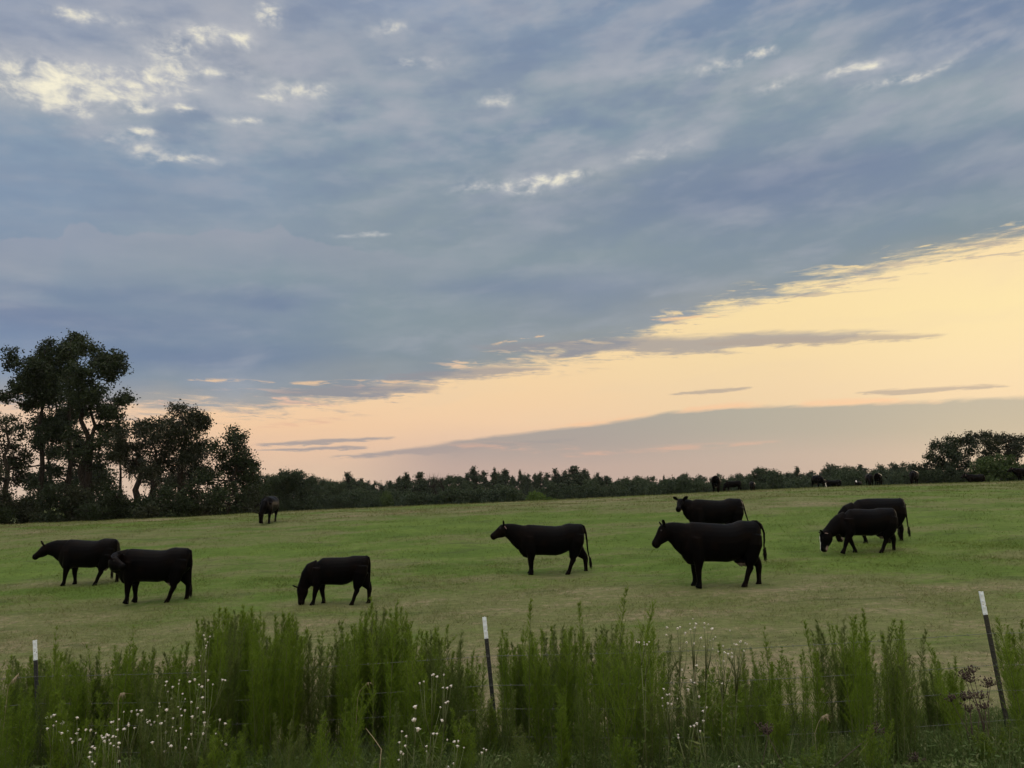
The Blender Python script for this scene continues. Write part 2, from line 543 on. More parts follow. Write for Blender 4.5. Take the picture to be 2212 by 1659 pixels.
gx = np.concatenate([-np.geomspace(2500, 45, 30), np.linspace(-43, 43, 240), np.geomspace(45, 2500, 30)])
gyv = np.concatenate([-np.geomspace(1500, 3, 20), np.linspace(-2, 70, 300), np.geomspace(71, 3000, 60)])
GXX, GYY = np.meshgrid(gx, gyv)
GZZ = ground_z(GXX, GYY)
nx, ny = len(gx), len(gyv)
idx = np.arange(nx * ny).reshape(ny, nx)
quads = np.stack([idx[:-1, :-1].ravel(), idx[:-1, 1:].ravel(), idx[1:, 1:].ravel(), idx[1:, :-1].ravel()], 1)


def pasture_color():
    """colour of the meadow from world position: fresh green and dry tan patches"""
    p = geo_pos()
    sp = NX.tree.nodes.new('ShaderNodeSeparateXYZ'); put(sp.inputs[0], p)
    X, Y = NX(sp.outputs[0]), NX(sp.outputs[1])
    q = comb(X * 0.42, Y, 0.0)
    n1 = noise(q, 0.16, 4, 0.6, 0.4)
    n2 = noise(q, 0.75, 4, 0.6)
    n3 = noise(comb(X, Y, 3.0), 6.0, 3, 0.6)
    # more trodden, drier turf near the fence, fresh growth further up, pale cut grass on the rise
    dry = fcurve(Y, [(0, .25), (7, .5), (9.5, .88), (12, .74), (16, .52), (20, .24), (27, .06), (34, .24), (45, .42), (60, .45), (80, .3)], 0, 80)
    f = dry + (n1 - 0.5) * 2.3 + (n2 - 0.5) * 1.5 + (n3 - 0.5) * 0.8
    g = mixc(sstep(0.3, 0.7, n2), (0.062, 0.114, 0.015), (0.100, 0.160, 0.026))
    tan = mixc(sstep(0.35, 0.65, n3), (0.150, 0.138, 0.075), (0.225, 0.192, 0.120))
    mid = (0.118, 0.134, 0.050)
    c = mixc(sstep(0.05, 0.45, f), g, mid)
    c = mixc(sstep(0.45, 0.95, f), c, tan)
    bt = mth('ABSOLUTE', Y - 11.6 - X * 0.10 + (n2 - 0.5) * 1.6)
    c = mixc(sstep(0.75, 0.15, bt) * sstep(1.5, -3.0, X) * sstep(0.35, 0.6, n3) * 0.8, c, (0.30, 0.235, 0.165))
    # longer darker tufts and mown ridges
    n5 = noise(comb(X * 0.30, Y, 8.0), 1.15, 5, 0.65, 0.3)
    c = mixc(sstep(0.55, 0.68, n5, 0.0, 0.62), c, (0.045, 0.066, 0.020))
    n6 = noise(comb(X * 0.5, Y, 5.0), 7.0, 4, 0.7)
    vv_ = n6 * 1.5 + 0.25
    c = mixc(1.0, c, comb(vv_, vv_, vv_), 'MULTIPLY')
    return c, n3


m_ground, b = new_mat('pasture_turf')
c, n3 = pasture_color()
p = geo_pos()
n4 = noise(p, 30.0, 3, 0.7)
c = mixc(sstep(0.35, 0.65, n4, 0.0, 0.45), c, (0.055, 0.065, 0.022))
put(b.inputs['Base Color'], c)
b.inputs['Roughness'].default_value = 0.9
b.inputs['Specular IOR Level'].default_value = 0.1
bp = NX.tree.nodes.new('ShaderNodeBump'); bp.inputs['Strength'].default_value = 0.6; bp.inputs['Distance'].default_value = 0.03
put(bp.inputs['Height'], n4); NX.tree.links.new(bp.outputs[0], b.inputs['Normal'])
ground = obj('ground', arr_mesh('ground', np.stack([GXX.ravel(), GYY.ravel(), GZZ.ravel()], 1), quads, smooth=True), m_ground)
ground['kind'] = 'structure'

# grass blades of the pasture: thousands nobody could count
m_grass, b = new_mat('pasture_grass')
c, n3 = pasture_color()
c = mixc(attr('var') * 0.55, c, (0.165, 0.185, 0.055))
put(b.inputs['Base Color'], c)
b.inputs['Roughness'].default_value = 0.7; b.inputs['Specular IOR Level'].default_value = 0.15
_nt = NX.tree
tr = _nt.nodes.new('ShaderNodeBsdfTranslucent'); put(tr.inputs[0], c)
mx = _nt.nodes.new('ShaderNodeMixShader'); mx.inputs[0].default_value = 0.4
_nt.links.new(b.outputs[0], mx.inputs[1]); _nt.links.new(tr.outputs[0], mx.inputs[2])
_nt.links.new(mx.outputs[0], _nt.nodes['Material Output'].inputs['Surface'])


def vnoise(x, y, sc, seed=0):
    """cheap smooth value noise on numpy arrays"""
    x = x * sc + seed * 17.3; y = y * sc + seed * 9.1
    xi = np.floor(x); yi = np.floor(y); fx = x - xi; fy = y - yi
    fx = fx * fx * (3 - 2 * fx); fy = fy * fy * (3 - 2 * fy)

    def h(a, b):
        v = np.sin(a * 127.1 + b * 311.7 + seed * 74.7) * 43758.5453
        return v - np.floor(v)
    return (h(xi, yi) * (1 - fx) + h(xi + 1, yi) * fx) * (1 - fy) + (h(xi, yi + 1) * (1 - fx) + h(xi + 1, yi + 1) * fx) * fy


def blades(n, ylo, yhi, h0, h1, w0, w1, tmax=0.74, patch=True, pw=1.0, tuft=False):
    y = np.sqrt(RNG.random(n) * (yhi ** 2 - ylo ** 2) + ylo ** 2) if pw == 1.0 else ylo + (yhi - ylo) * RNG.random(n) ** pw
    t = RNG.uniform(-tmax, tmax, n)
    x = t * y
    hgt = h0 + (h1 - h0) * RNG.random(n) ** 2
    if patch:
        pn = 0.6 * vnoise(x, y, 0.8, 1) + 0.4 * vnoise(x, y, 3.0, 2)
        keep = RNG.random(n) < (np.clip((vnoise(x, y, 2.2, 7) * vnoise(x, y, .5, 9) - .42) * 6, 0, 1) if tuft else np.clip((pn - 0.15) * 1.9, 0.12, 1))
        x, y, hgt, pn = x[keep], y[keep], hgt[keep], pn[keep]
        hgt = hgt * (0.45 + 1.1 * pn)
        n = len(x)
    z = ground_z(x, y) - 0.01
    an = RNG.uniform(0, 2 * np.pi, n); lean = RNG.uniform(0.5, 2.0, n) * hgt
    w = RNG.uniform(w0, w1, n)
    ra = RNG.uniform(0, 2 * np.pi, n)
    P = np.stack([x, y, z], 1)
    side = np.stack([np.cos(ra), np.sin(ra), np.zeros(n)], 1) * w[:, None]
    tip = P + np.stack([np.cos(an) * lean, np.sin(an) * lean, hgt], 1)
    v = np.stack([P - side, P + side, tip], 1).reshape(-1, 3)
    f = np.arange(3 * n).reshape(n, 3)
    return v, f, np.repeat(RNG.random(n), 3)


def merge(parts):
    vs, fs, a, off = [], [], [], 0
    for v, f, q in parts:
        vs.append(v); fs.append(f + off); a.append(q); off += len(v)
    return np.concatenate(vs), np.concatenate(fs), np.concatenate(a)


v, f, a = merge([blades(230000, 7.5, 24, 0.02, 0.075, 0.003, 0.007),
                 blades(170000, 20, 48, 0.025, 0.09, 0.006, 0.012),
                 blades(60000, 8, 40, 0.10, 0.20, 0.003, 0.007, tuft=True),
                 blades(90000, 40, 72, 0.05, 0.14, 0.01, 0.022)])
g = obj('pasture_grass', arr_mesh('pasture_grass', v, f, attrs={'var': a}), m_grass)
g['kind'] = 'stuff'; g['label'] = 'short grazed meadow grass with green and dry tan patches'

# ------------------------------------------------------------------ cattle
m_coat, b = new_mat('black_coat')
tcn = NX.tree.nodes.new('ShaderNodeTexCoord')
nn = noise(NX(tcn.outputs['Object']), 2.2, 4, 0.6)
put(b.inputs['Base Color'], mixc(sstep(0.45, 0.75, nn), (0.0012, 0.0012, 0.0015), (0.0042, 0.0024, 0.0018)))
b.inputs['Roughness'].default_value = 0.42; b.inputs['Specular IOR Level'].default_value = 0.028
nb = noise(NX(tcn.outputs['Object']), 60.0, 2, 0.6)
bp = NX.tree.nodes.new('ShaderNodeBump'); bp.inputs['Strength'].default_value = 0.25; bp.inputs['Distance'].default_value = 0.01
put(bp.inputs['Height'], nb); NX.tree.links.new(bp.outputs[0], b.inputs['Normal'])
m_white, b = new_mat('white_hide')
put(b.inputs['Base Color'], (0.55, 0.53, 0.50)); b.inputs['Roughness'].default_value = 0.8
m_greyhide, b = new_mat('pinkish_skin')
put(b.inputs['Base Color'], (0.14, 0.11, 0.10)); b.inputs['Roughness'].default_value = 0.7
m_tag, b = new_mat('ear_tag_plastic')
put(b.inputs['Base Color'], (0.62, 0.42, 0.42)); b.inputs['Roughness'].default_value = 0.5
m_eye, b = new_mat('wet_eye')
put(b.inputs['Base Color'], (0.004, 0.004, 0.004)); b.inputs['Roughness'].default_value = 0.15
m_hair, b = new_mat('tail_hair')
put(b.inputs['Base Color'], (0.008, 0.007, 0.006)); b.inputs['Roughness'].default_value = 0.9; b.inputs['Specular IOR Level'].default_value = 0.05


def loft(secs, seg=18, ex=1.0):
    """secs: (pos, rv, rl, side); superelliptic rings, closed ends"""
    P = [Vector(s[0]) for s in secs]
    vs, fs = [], []
    for i, s in enumerate(secs):
        t = (P[min(i + 1, len(P) - 1)] - P[max(i - 1, 0)]).normalized()
        sd = Vector(s[3]).normalized() if len(s) > 3 else Vector((0, 1, 0))
        sd = (sd - t * sd.dot(t)).normalized()
        up = sd.cross(t)
        for k in range(seg):
            an = 2 * math.pi * k / seg
            c, q = math.cos(an), math.sin(an)
            c = math.copysign(abs(c) ** ex, c); q = math.copysign(abs(q) ** ex, q)
            vs.append(P[i] + sd * (c * s[2]) + up * (q * s[1]))
    n = len(P)
    for i in range(n - 1):
        for k in range(seg):
            fs.append((i * seg + k, i * seg + (k + 1) % seg, (i + 1) * seg + (k + 1) % seg, (i + 1) * seg + k))
    fs.append(tuple(range(seg))[::-1]); fs.append(tuple((n - 1) * seg + k for k in range(seg)))
    return vs, fs


def vtrunk(rows, seg=22):
    """rows: (x, ztop, zbot, halfwidth): vertical rings, egg shaped with the widest part low"""
    vs, fs = [], []
    for (x, zt, zb, w) in rows:
        zc, h = (zt + zb) / 2, (zt - zb) / 2
        for k in range(seg):
            an = 2 * math.pi * k / seg
            c, q = math.cos(an), math.sin(an)
            ww = w * (1 - 0.20 * max(q, 0) ** 2)
            vs.append(Vector((x, ww * math.copysign(abs(c) ** 0.86, c), zc + h * math.copysign(abs(q) ** 0.86, q))))
    n = len(rows)
    for i in range(n - 1):
        for k in range(seg):
            fs.append((i * seg + k, (i + 1) * seg + k, (i + 1) * seg + (k + 1) % seg, i * seg + (k + 1) % seg))
    fs.append(tuple(range(seg))); fs.append(tuple((n - 1) * seg + k for k in range(seg))[::-1])
    return vs, fs


TRUNK = [(-1.06, 1.08, .74, .09), (-.98, 1.20, .57, .17), (-.88, 1.29, .455, .22), (-.76, 1.345, .42, .255), (-.6, 1.335, .500, .28),
         (-.3, 1.315, .500, .335), (0, 1.30, .490, .36), (.16, 1.315, .525, .355), (.28, 1.36, .58, .345), (.36, 1.378, .62, .33), (.50, 1.365, .68, .29),
         (.62, 1.365, .70, .26), (.71, 1.335, .78, .20), (.77, 1.26, .88, .12)]

_cow_no = [0]


def make_cow(name, label, group, loc, scale, poll, muzzle, side=(0, 1, 0), front=(-.67, -.67), hind=(.33, .78), tail=None, rotz=0.0,
             patches=(), tag=None, trunk=None, width=1.0, neck_mid=None, udder=True, lying=False, switch=True, thick=1.0, voxel=0.016, graze=False):
    """a cow that faces -X; y<0 is the near flank for an unrotated cow"""
    P = Vector(poll); M = Vector(muzzle); d = (M - P).normalized(); L = (M - P).length / 0.50; WD = max(L, .9) * 1.09
    sd = Vector(side); sd = (sd - d * sd.dot(d)).normalized(); up = sd.cross(d)
    if up.z < 0 and abs(d.z) < 0.85: sd = -sd; up = -up
    if abs(d.z) >= 0.85 and up.x > 0: sd = -sd; up = -up
    dz = -0.46 if lying else 0.0
    mb = MB()
    if graze:
        trunk = [(x, min(zt, 1.345 - max(0, -.55 - x) * .85), zb, w) for x, zt, zb, w in (trunk or TRUNK)]
    rows = [(x, zt + dz, max(zb + .022 + dz, 0.0), w * width * (1.08 if lying else 1)) for x, zt, zb, w in (trunk or TRUNK)]
    mb.add(vtrunk(rows))
    # neck
    A = Vector((-.74, 0, .95 + dz)); A2 = Vector((-.93, 0, 1.00 + dz))
    nk = .86 if graze else 1.0
    if graze: A.z -= .08; A2.z -= .15
    E = P + d * 0.05 - up * 0.035
    mid = Vector(neck_mid) if neck_mid else (A2 + E) / 2 + Vector((0, 0, 0.0 if graze else 0.015))
    q1 = (A2 + mid) / 2; q2 = (mid + E) / 2
    mb.add(loft([(A, .37, .17, (0, 1, 0)), (A2, .345 * nk, .195, (0, 1, 0)), (q1, .295 * nk, .170, Vector((0, 1, 0)) * .7 + sd * .3),
                 (mid, .245 * nk, .145, Vector((0, 1, 0)) * .5 + sd * .5), (q2, .205 * nk, .125, Vector((0, 1, 0)) * .2 + sd * .8), (E, .150, .110, sd)]))
    # head
    hs = [(-.08, .090, .08, -.03), (-.02, .140, .105, -.045), (.06, .168, .118, -.055), (.15, .170, .116, -.062), (.24, .150, .100, -.055), (.32, .122, .084, -.042),
          (.40, .102, .078, -.032), (.47, .100, .088, -.034), (.52, .084, .078, -.036), (.55, .045, .05, -.036)]
    mb.add(loft([(P + d * (a * L) + up * o, rv * WD, rl * WD, sd) for a, rv, rl, o in hs]))
    # ears
    for sg in (-1, 1):
        r0 = P + sd * (.085 * sg) + d * .02 + up * .045
        r1 = r0 + sd * (.09 * sg) - d * .03 + up * .055
        r2 = r0 + sd * (.175 * sg) - d * .06 + up * .085
        nrm = (d * 0.9 + up * 0.3)
        mb.add(loft([(r0, .022, .030, nrm.cross(sd)), (r0.lerp(r1, .5), .024, .058, nrm.cross(sd)), (r1, .022, .070, nrm.cross(sd)),
                     (r1.lerp(r2, .6), .020, .050, nrm.cross(sd)), (r2, .012, .018, nrm.cross(sd))], 12))
    # legs
    if not lying:
        for i, sg in enumerate((-1, 1)):
            fx = front[i]; y = .165 * sg * width
            s0 = -.67; dx = fx - s0
            mb.add(loft([((s0 + .02, y * 1.1, 1.02), 0.200, 0.100), ((s0 + .01, y * 1.15, .80), 0.160, 0.105), ((s0 + dx * .12, y * 1.12, .62), 0.145, 0.104),
                         ((s0 + dx * .30, y * 1.05, .50), 0.102, 0.084), ((s0 + dx * .52 - .012, y, .36), 0.074, 0.067), ((s0 + dx * .62 - .008, y, .30), 0.067, 0.060), ((s0 + dx * .80, y, .18), 0.050, 0.048),
                         ((s0 + dx * .93, y, .10), 0.058, 0.056), ((s0 + dx - .015, y, .045), 0.070, 0.065), ((s0 + dx - .025, y, .0), 0.084, 0.072)], 12))
            hx = hind[i]; s0 = .52; y = .17 * sg * width
            hk = s0 + (hx - s0) * .72 + .07      # hock sits behind the line to the foot
            mb.add(loft([((s0 + .02, y * 1.0, 1.08), 0.220, 0.120), ((s0 + .01, y * 1.15, .88), 0.225, 0.125), ((s0 + (hk - s0) * .25, y * 1.15, .72), 0.180, 0.105),
                         ((s0 + (hk - s0) * .55, y * 1.08, .58), 0.148, 0.093), ((hk - .01, y, .47), 0.095, 0.067), ((hk + .005, y, .41), 0.079, 0.058),
                         ((hk + (hx - hk) * .45, y, .28), 0.058, 0.049), ((hk + (hx - hk) * .80, y, .14), 0.052, 0.048), ((hx + .0, y, .09), 0.058, 0.053),
                         ((hx - .015, y, .04), 0.070, 0.063), ((hx - .03, y, .0), 0.081, 0.070)], 12))
        if udder:
            mb.add(loft([((.18, 0, .56), .05, .08), ((.30, 0, .53), .10, .12), ((.42, 0, .54), .11, .12), ((.52, 0, .60), .06, .08)], 12))
            for tx, ty in ((.31, -.06), (.31, .06), (.40, -.06), (.40, .06)):
                mb.add(loft([((tx, ty, .50), .02, .02), ((tx, ty, .44), .016, .016), ((tx, ty, .405), .010, .010)], 8))
    else:
        for sg in (-1, 1):
            mb.add(loft([((-.62, .24 * sg, .30), .13, .10), ((-.85, .22 * sg, .14), .08, .07), ((-1.02, .18 * sg, .06), .055, .05), ((-.80, .16 * sg, .045), .05, .045)], 10))
            mb.add(loft([((.48, .26 * sg, .42), .22, .14), ((.30, .34 * sg, .22), .17, .12), ((.12, .36 * sg, .10), .09, .08), ((.35, .36 * sg, .05), .055, .05), ((.10, .36 * sg, .04), .05, .045)], 10))
    # tail
    if tail is None:
        tail = [(.66, 0, 1.335), (.76, 0, 1.30), (.815, 0, 1.16), (.835, 0, .95), (.845, 0, .72), (.86, 0, .52), (.875, 0, .42)]
    tail = [Vector((q[0], q[1], max(q[2] + dz, .05))) for q in tail]
    nr = len(tail)
    mb.add(loft([(q, (.036 - .017 * i / (nr - 1)) * thick, (.036 - .017 * i / (nr - 1)) * thick) for i, q in enumerate(tail)], 10))
    raw = mb.mesh(name + '_raw')
    tmp = bpy.data.objects.new('tmp', raw); COL.objects.link(tmp)
    rm = tmp.modifiers.new('r', 'REMESH'); rm.mode = 'VOXEL'; rm.voxel_size = voxel; rm.use_smooth_shade = True
    sm = tmp.modifiers.new('s', 'SMOOTH'); sm.factor = 0.5; sm.iterations = 4
    dg = bpy.context.evaluated_depsgraph_get()
    me = bpy.data.meshes.new_from_object(tmp.evaluated_get(dg))
    bpy.data.objects.remove(tmp); bpy.data.meshes.remove(raw)
    me.name = name
    for mt in (m_coat, m_white, m_greyhide): me.materials.append(mt)
    me.polygons.foreach_set('use_smooth', np.ones(len(me.polygons), dtype=bool))
    n = len(me.polygons)
    cc = np.empty(n * 3, dtype=np.float32); me.polygons.foreach_get('center', cc); cc = cc.reshape(n, 3)
    rel = cc - np.array(P)[None]
    hd = rel @ np.array(d) / L; hu = rel @ np.array(up); hsd = rel @ np.array(sd)
    nz = np.sin(cc[:, 0] * 31) * .008 + np.sin(cc[:, 2] * 43 + 1) * .008
    idx_ = np.zeros(n, dtype=np.int32)
    for kind in patches:
        if kind == 'blaze':
            idx_[(hd > .10) & (hd < .56) & (hu > .062 - .16 * np.clip(hd - .2, 0, 1) + nz) & (np.abs(hsd) < .030 + nz) & (np.linalg.norm(rel, axis=1) < .62)] = 1
        if kind == 'face':
            idx_[(hd > .06) & (hd < .56) & (np.abs(hsd) < .14) & (hu > -.06) & (np.linalg.norm(rel, axis=1) < .6)] = 1
        if kind == 'chin':
            idx_[(hd > .36) & (hd < .50) & (hu < -.075 + nz) & (np.linalg.norm(rel, axis=1) < .62)] = 2
        if kind == 'udder':
            idx_[(cc[:, 0] > .16) & (cc[:, 0] < .50) & (np.abs(cc[:, 1]) < .13) & (cc[:, 2] < .50)] = 2
    me.polygons.foreach_set('material_index', idx_)
    root = thing(name, label, 'cow', Vector(loc) - Vector((0, 0, .03)), rotz, group, scale)
    obj('body', me, None, root)
    # switch of hair at the tail end
    if switch:
        e = tail[-1]; dr = (tail[-1] - tail[-2]).normalized()
        dr = (dr * .6 + Vector((0, 0, -.6))).normalized()
        hb = MB()
        rr = random.Random(3)
        for i in range(70):
            o = Vector((rr.gauss(0, .012), rr.gauss(0, .012), rr.uniform(-.02, .08)))
            a0 = e + o; ln = rr.uniform(.12, .27)
            a1 = a0 + dr * ln * .55 + Vector((rr.gauss(0, .014), rr.gauss(0, .014), 0))
            a2 = a0 + dr * ln + Vector((rr.gauss(0, .020), rr.gauss(0, .020), 0))
            hb.add(tube([a0, a1, a2], [.006, .005, .0015], 3))
        obj('tail_switch', hb.mesh('tail_switch'), m_hair, root)
    for sg in (-1, 1):
        ep = P + d * (.16 * L) + up * .035 + sd * (.098 * L * sg)
        eb = MB(); eb.add(loft([(ep - d * .018, .006, .006, sd), (ep - d * .009, .016, .014, sd), (ep + d * .009, .016, .014, sd), (ep + d * .018, .006, .006, sd)], 10))
        obj('eye', eb.mesh('eye'), m_eye, root)
    if tag:
        r1 = P + sd * (.185 * tag) - d * .005 - up * .0
        q = [r1 + sd * a * .028 - up * b_ for a, b_ in ((-.8, 0), (.8, 0), (1, -.0), (1, .085), (-1, .085))]
        off = -d * .03
        vs = [v_ + d * .028 for v_ in q] + [v_ + d * .022 for v_ in q]
        fs = [(0, 1, 2, 3, 4), (9, 8, 7, 6, 5)] + [(i, (i + 1) % 5, 5 + (i + 1) % 5, 5 + i) for i in range(5)]
        obj('ear_tag', py_mesh('ear_tag', vs, fs, False), m_tag, root)
    return root


def place(px, feet_py, height_px, h=1.36):
    p = on_ground(px, feet_py)
    sc = height_px * p.y / F_PX / h / math.cos(0.0)
    return p, sc


GH = 'black cattle spread over the pasture'
# x pixel of the cow's local origin, feet line, back-to-feet height in the picture
def spot(tag_, px, fy, hp):
    p, s = place(px, fy, hp)
    print('COW %s at (%.1f, %.1f, %.2f) scale %.2f' % (tag_, p.x, p.y, p.z, s))
    return p, s


p, s = spot('M', 1201, 1240, 106)
cow_M = make_cow('cow', 'black cow standing in profile mid-pasture above the middle fence post, head level', GH, p, s, (-1.37, .0, 1.29), (-1.74, -.03, 1.03), side=(.16, 1, 0),
                 front=(-.66, -.68), hind=(.33, .83), patches=('udder',), tag=-1, udder=False,
                 tail=[(.66, 0, 1.335), (.77, -.02, 1.29), (.82, -.03, 1.12), (.845, -.04, .90), (.86, -.04, .68), (.89, -.04, .52), (.92, -.04, .40)])
p, s = spot('R1', 1572, 1266, 137)
cow_R1 = make_cow('cow', 'largest black cow, standing in profile with arched tail and muzzle lowered', GH, p, s, (-1.35, .0, 1.25), (-1.63, -.04, .88), side=(.10, 1, 0),
                  front=(-.67, -.69), hind=(.34, .76), patches=('udder',),
                  tail=[(.60, 0, 1.345), (.70, -.03, 1.35), (.79, -.06, 1.28), (.84, -.08, 1.12), (.835, -.09, .96), (.82, -.09, .86), (.83, -.09, .76)])
p, s = spot('R2', 1556, 1166, 88)
cow_R2 = make_cow('cow', 'black cow standing behind the largest cow, face turned, tail hanging onto its back', GH, p, s, (-1.26, -.06, 1.29), (-1.44, -.40, 1.02), side=(-.85, .5, 0),
                  front=(-.62, -.70), hind=(.42, .72), patches=('chin', 'udder'), neck_mid=(-1.08, -.02, 1.13),
                  tail=[(.66, 0, 1.34), (.76, 0, 1.28), (.81, 0, 1.12), (.86, 0, .90), (.91, 0, .72), (.95, 0, .60), (.98, 0, .52)])
p, s = spot('R3', 1884, 1193, 96)
cow_R3 = make_cow('cow', 'grazing black cow with white blaze, pink ear tag and pale udder', GH, p, s, (-1.42, -.05, .60), (-1.52, -.10, .10), side=(.30, 1, 0),
                  front=(-.93, -.42), hind=(.22, .74), graze=True, patches=('blaze', 'chin', 'udder'), tag=-1,
                  tail=[(.64, 0, 1.33), (.73, -.02, 1.27), (.77, -.04, 1.08), (.77, -.05, .90), (.79, -.06, .76), (.81, -.06, .66)])
p, s = spot('R4', 1902, 1172, 96)
cow_R4 = make_cow('cow', 'black cow with arched back grazing behind the white-blazed cow', GH, p, s, (-1.30, .05, .55), (-1.20, .08, .08), side=(.2, 1, 0),
                  front=(-.50, -.92), hind=(.18, .72), graze=True, patches=('chin',), udder=False,
                  trunk=[(x, zt + .05 * math.exp(-((x - .1) / .5) ** 2), zb, w) for x, zt, zb, w in TRUNK])
p, s = spot('L1', 196, 1263, 97)
cow_L1 = make_cow('cow', 'black cow farthest left with outstretched neck and pale tail end', GH, p, s, (-1.50, .0, 1.13), (-1.84, -.06, .84), side=(.25, 1, 0),
                  front=(-.76, -.60), hind=(.24, .72), patches=('udder',), width=1.06, neck_mid=(-1.22, 0, 1.08),
                  tail=[(.66, 0, 1.335), (.75, -.04, 1.27), (.78, -.08, 1.08), (.76, -.12, .88), (.72, -.14, .70), (.70, -.15, .56), (.72, -.15, .44)])
p, s = spot('L2', 340, 1300, 113)
cow_L2 = make_cow('cow', 'black cow curling its head round against its own shoulder', GH, p, s, (-.99, -.40, 1.08), (-.62, -.60, .95), side=(.45, .9, 0),
                  front=(-.70, -.64), hind=(.33, .66), patches=('udder',), neck_mid=(-1.08, -.16, 1.02),
                  tail=[(.66, 0, 1.335), (.765, 0, 1.28), (.80, -.03, 1.10), (.81, -.04, .88), (.82, -.04, .66), (.83, -.05, .50), (.84, -.05, .38)])
p, s = spot('C', 738, 1305, 103)
cow_C = make_cow('cow', 'small black heifer grazing with muzzle in the turf left of centre', GH, p, s, (-1.22, .02, .50), (-1.20, -.02, .04), side=(.12, 1, 0),
                 front=(-.80, -.55), hind=(.34, .76), graze=True, udder=False, width=.9,
                 trunk=[(x, zt - (.05 if x < -.5 else .02 if x < 0 else 0), zb + .03, w) for x, zt, zb, w in TRUNK],
                 tail=[(.66, 0, 1.335), (.76, 0, 1.28), (.795, -.02, 1.12), (.80, -.03, .92), (.80, -.03, .76), (.81, -.03, .64), (.82, -.03, .56)])
p, s = spot('F', 581, 1129, 58)
cow_F = make_cow('cow', 'black cow grazing head-on below the left woods, tail swung out sideways', GH, p, s, (-1.22, .10, .52), (-1.15, .12, .06), side=(.05, 1, 0),
                 front=(-.70, -.62), hind=(.45, .70), graze=True, rotz=math.radians(93), width=1.12, patches=('udder',),
                 tail=[(.66, 0, 1.335), (.78, .10, 1.28), (.86, .30, 1.10), (.88, .46, .96), (.86, .60, .90), (.84, .70, .88), (.82, .78, .90)], voxel=.02)
for c_, kx in ((cow_R1, .935), (cow_L1, .93), (cow_C, .95)):
    c_.scale = (c_.scale[0] * kx, c_.scale[1], c_.scale[2])
# herd along the crest: copies of the poses above, each an animal of its own
GR = 'cattle along the crest of the pasture'
def crest(src, px, dist, label, rot, sc, sink=0.0):
    t = st(px, 1050)[0]
    z = GZf(t * dist, dist)
    rot = math.pi / 2 - math.atan(t) + math.radians(rot)      # 0 = facing the viewer, -90 = broadside facing left
    return dup(src, label, (t * dist, dist, z - sink - .03), rot, (sc,) * 3, GR)


crest(cow_F, 1547, 57, 'black cow end-on on the crest, leftmost of the far herd', 178, .94)
crest(cow_C, 1586, 60, 'small black cow grazing sideways on the crest beside the leftmost end-on cow', -78, .66)
crest(cow_F, 1625, 61, 'black calf end-on on the crest, in front of the big rounded oak', 4, .58)
cow_W = crest(cow_R3, 1766, 62, 'black cow grazing on the crest with white face pointing right', 28, .78)
crest(cow_M, 2112, 71, 'black cow broadside on the crest below the green bush near the right edge', -52, .90, .16)
crest(cow_F, 1879, 63, 'black cow end-on on the crest, left one of a touching pair', 8, .76)
crest(cow_F, 1898, 63.5, 'black cow end-on on the crest, right one of a touching pair', 172, .78)
crest(cow_F, 1976, 60, 'large black cow end-on on the crest left of the tall right-hand trees', -6, .86)
crest(cow_M, 2221, 66, 'black cow cut off by the right edge of the crest', -60, .90)
p = Vector((st(1802, 1050)[0] * 63, 63, 0)); p.z = GZf(p.x, p.y)
cow_lie = make_cow('cow', 'black cow with white face lying down on the crest', GR, p, .72, (-1.20, -.10, .95), (-1.50, -.28, .74), side=(-.3, 1, 0), lying=True,
                   patches=('face',), switch=False, udder=False, voxel=.025)
crest(cow_lie, 1855, 64, 'small black calf curled up on the crest left of the touching pair', -20, .56, .05)

# ------------------------------------------------------------------ trees
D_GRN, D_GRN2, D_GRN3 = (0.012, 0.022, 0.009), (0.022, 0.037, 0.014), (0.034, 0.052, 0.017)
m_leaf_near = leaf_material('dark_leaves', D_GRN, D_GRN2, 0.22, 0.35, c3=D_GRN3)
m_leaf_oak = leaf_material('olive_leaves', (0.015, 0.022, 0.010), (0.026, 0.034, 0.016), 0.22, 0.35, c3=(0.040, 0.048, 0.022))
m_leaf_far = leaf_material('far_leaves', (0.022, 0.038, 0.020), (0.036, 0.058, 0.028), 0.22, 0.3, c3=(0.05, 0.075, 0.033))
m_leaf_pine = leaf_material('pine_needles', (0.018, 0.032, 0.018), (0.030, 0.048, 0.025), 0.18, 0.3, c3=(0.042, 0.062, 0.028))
m_leaf_bright = leaf_material('fresh_leaves', (0.050, 0.095, 0.018), (0.075, 0.130, 0.024), 0.35, 0.6, c3=(0.12, 0.19, 0.04))
m_leaf_bush = leaf_material('bush_leaves', (0.026, 0.048, 0.013), (0.045, 0.078, 0.018), 0.28, 0.5, c3=(0.08, 0.12, 0.03))
m_bark, b = new_mat('bark')
tcn = NX.tree.nodes.new('ShaderNodeTexCoord')
mp = NX.tree.nodes.new('ShaderNodeMapping'); mp.inputs['Scale'].default_value = (6, 6, 1.2)
NX.tree.links.new(tcn.outputs['Object'], mp.inputs[0])
nn = noise(NX(mp.outputs[0]), 2.0, 4, 0.65)
put(b.inputs['Base Color'], mixc(sstep(.35, .65, nn), (0.010, 0.009, 0.007), (0.032, 0.028, 0.023)))
b.inputs['Roughness'].default_value = 0.95; b.inputs['Specular IOR Level'].default_value = 0.1
m_moss, b = new_mat('grey_moss')
put(b.inputs['Base Color'], (0.085, 0.090, 0.070)); b.inputs['Roughness'].default_value = 0.95


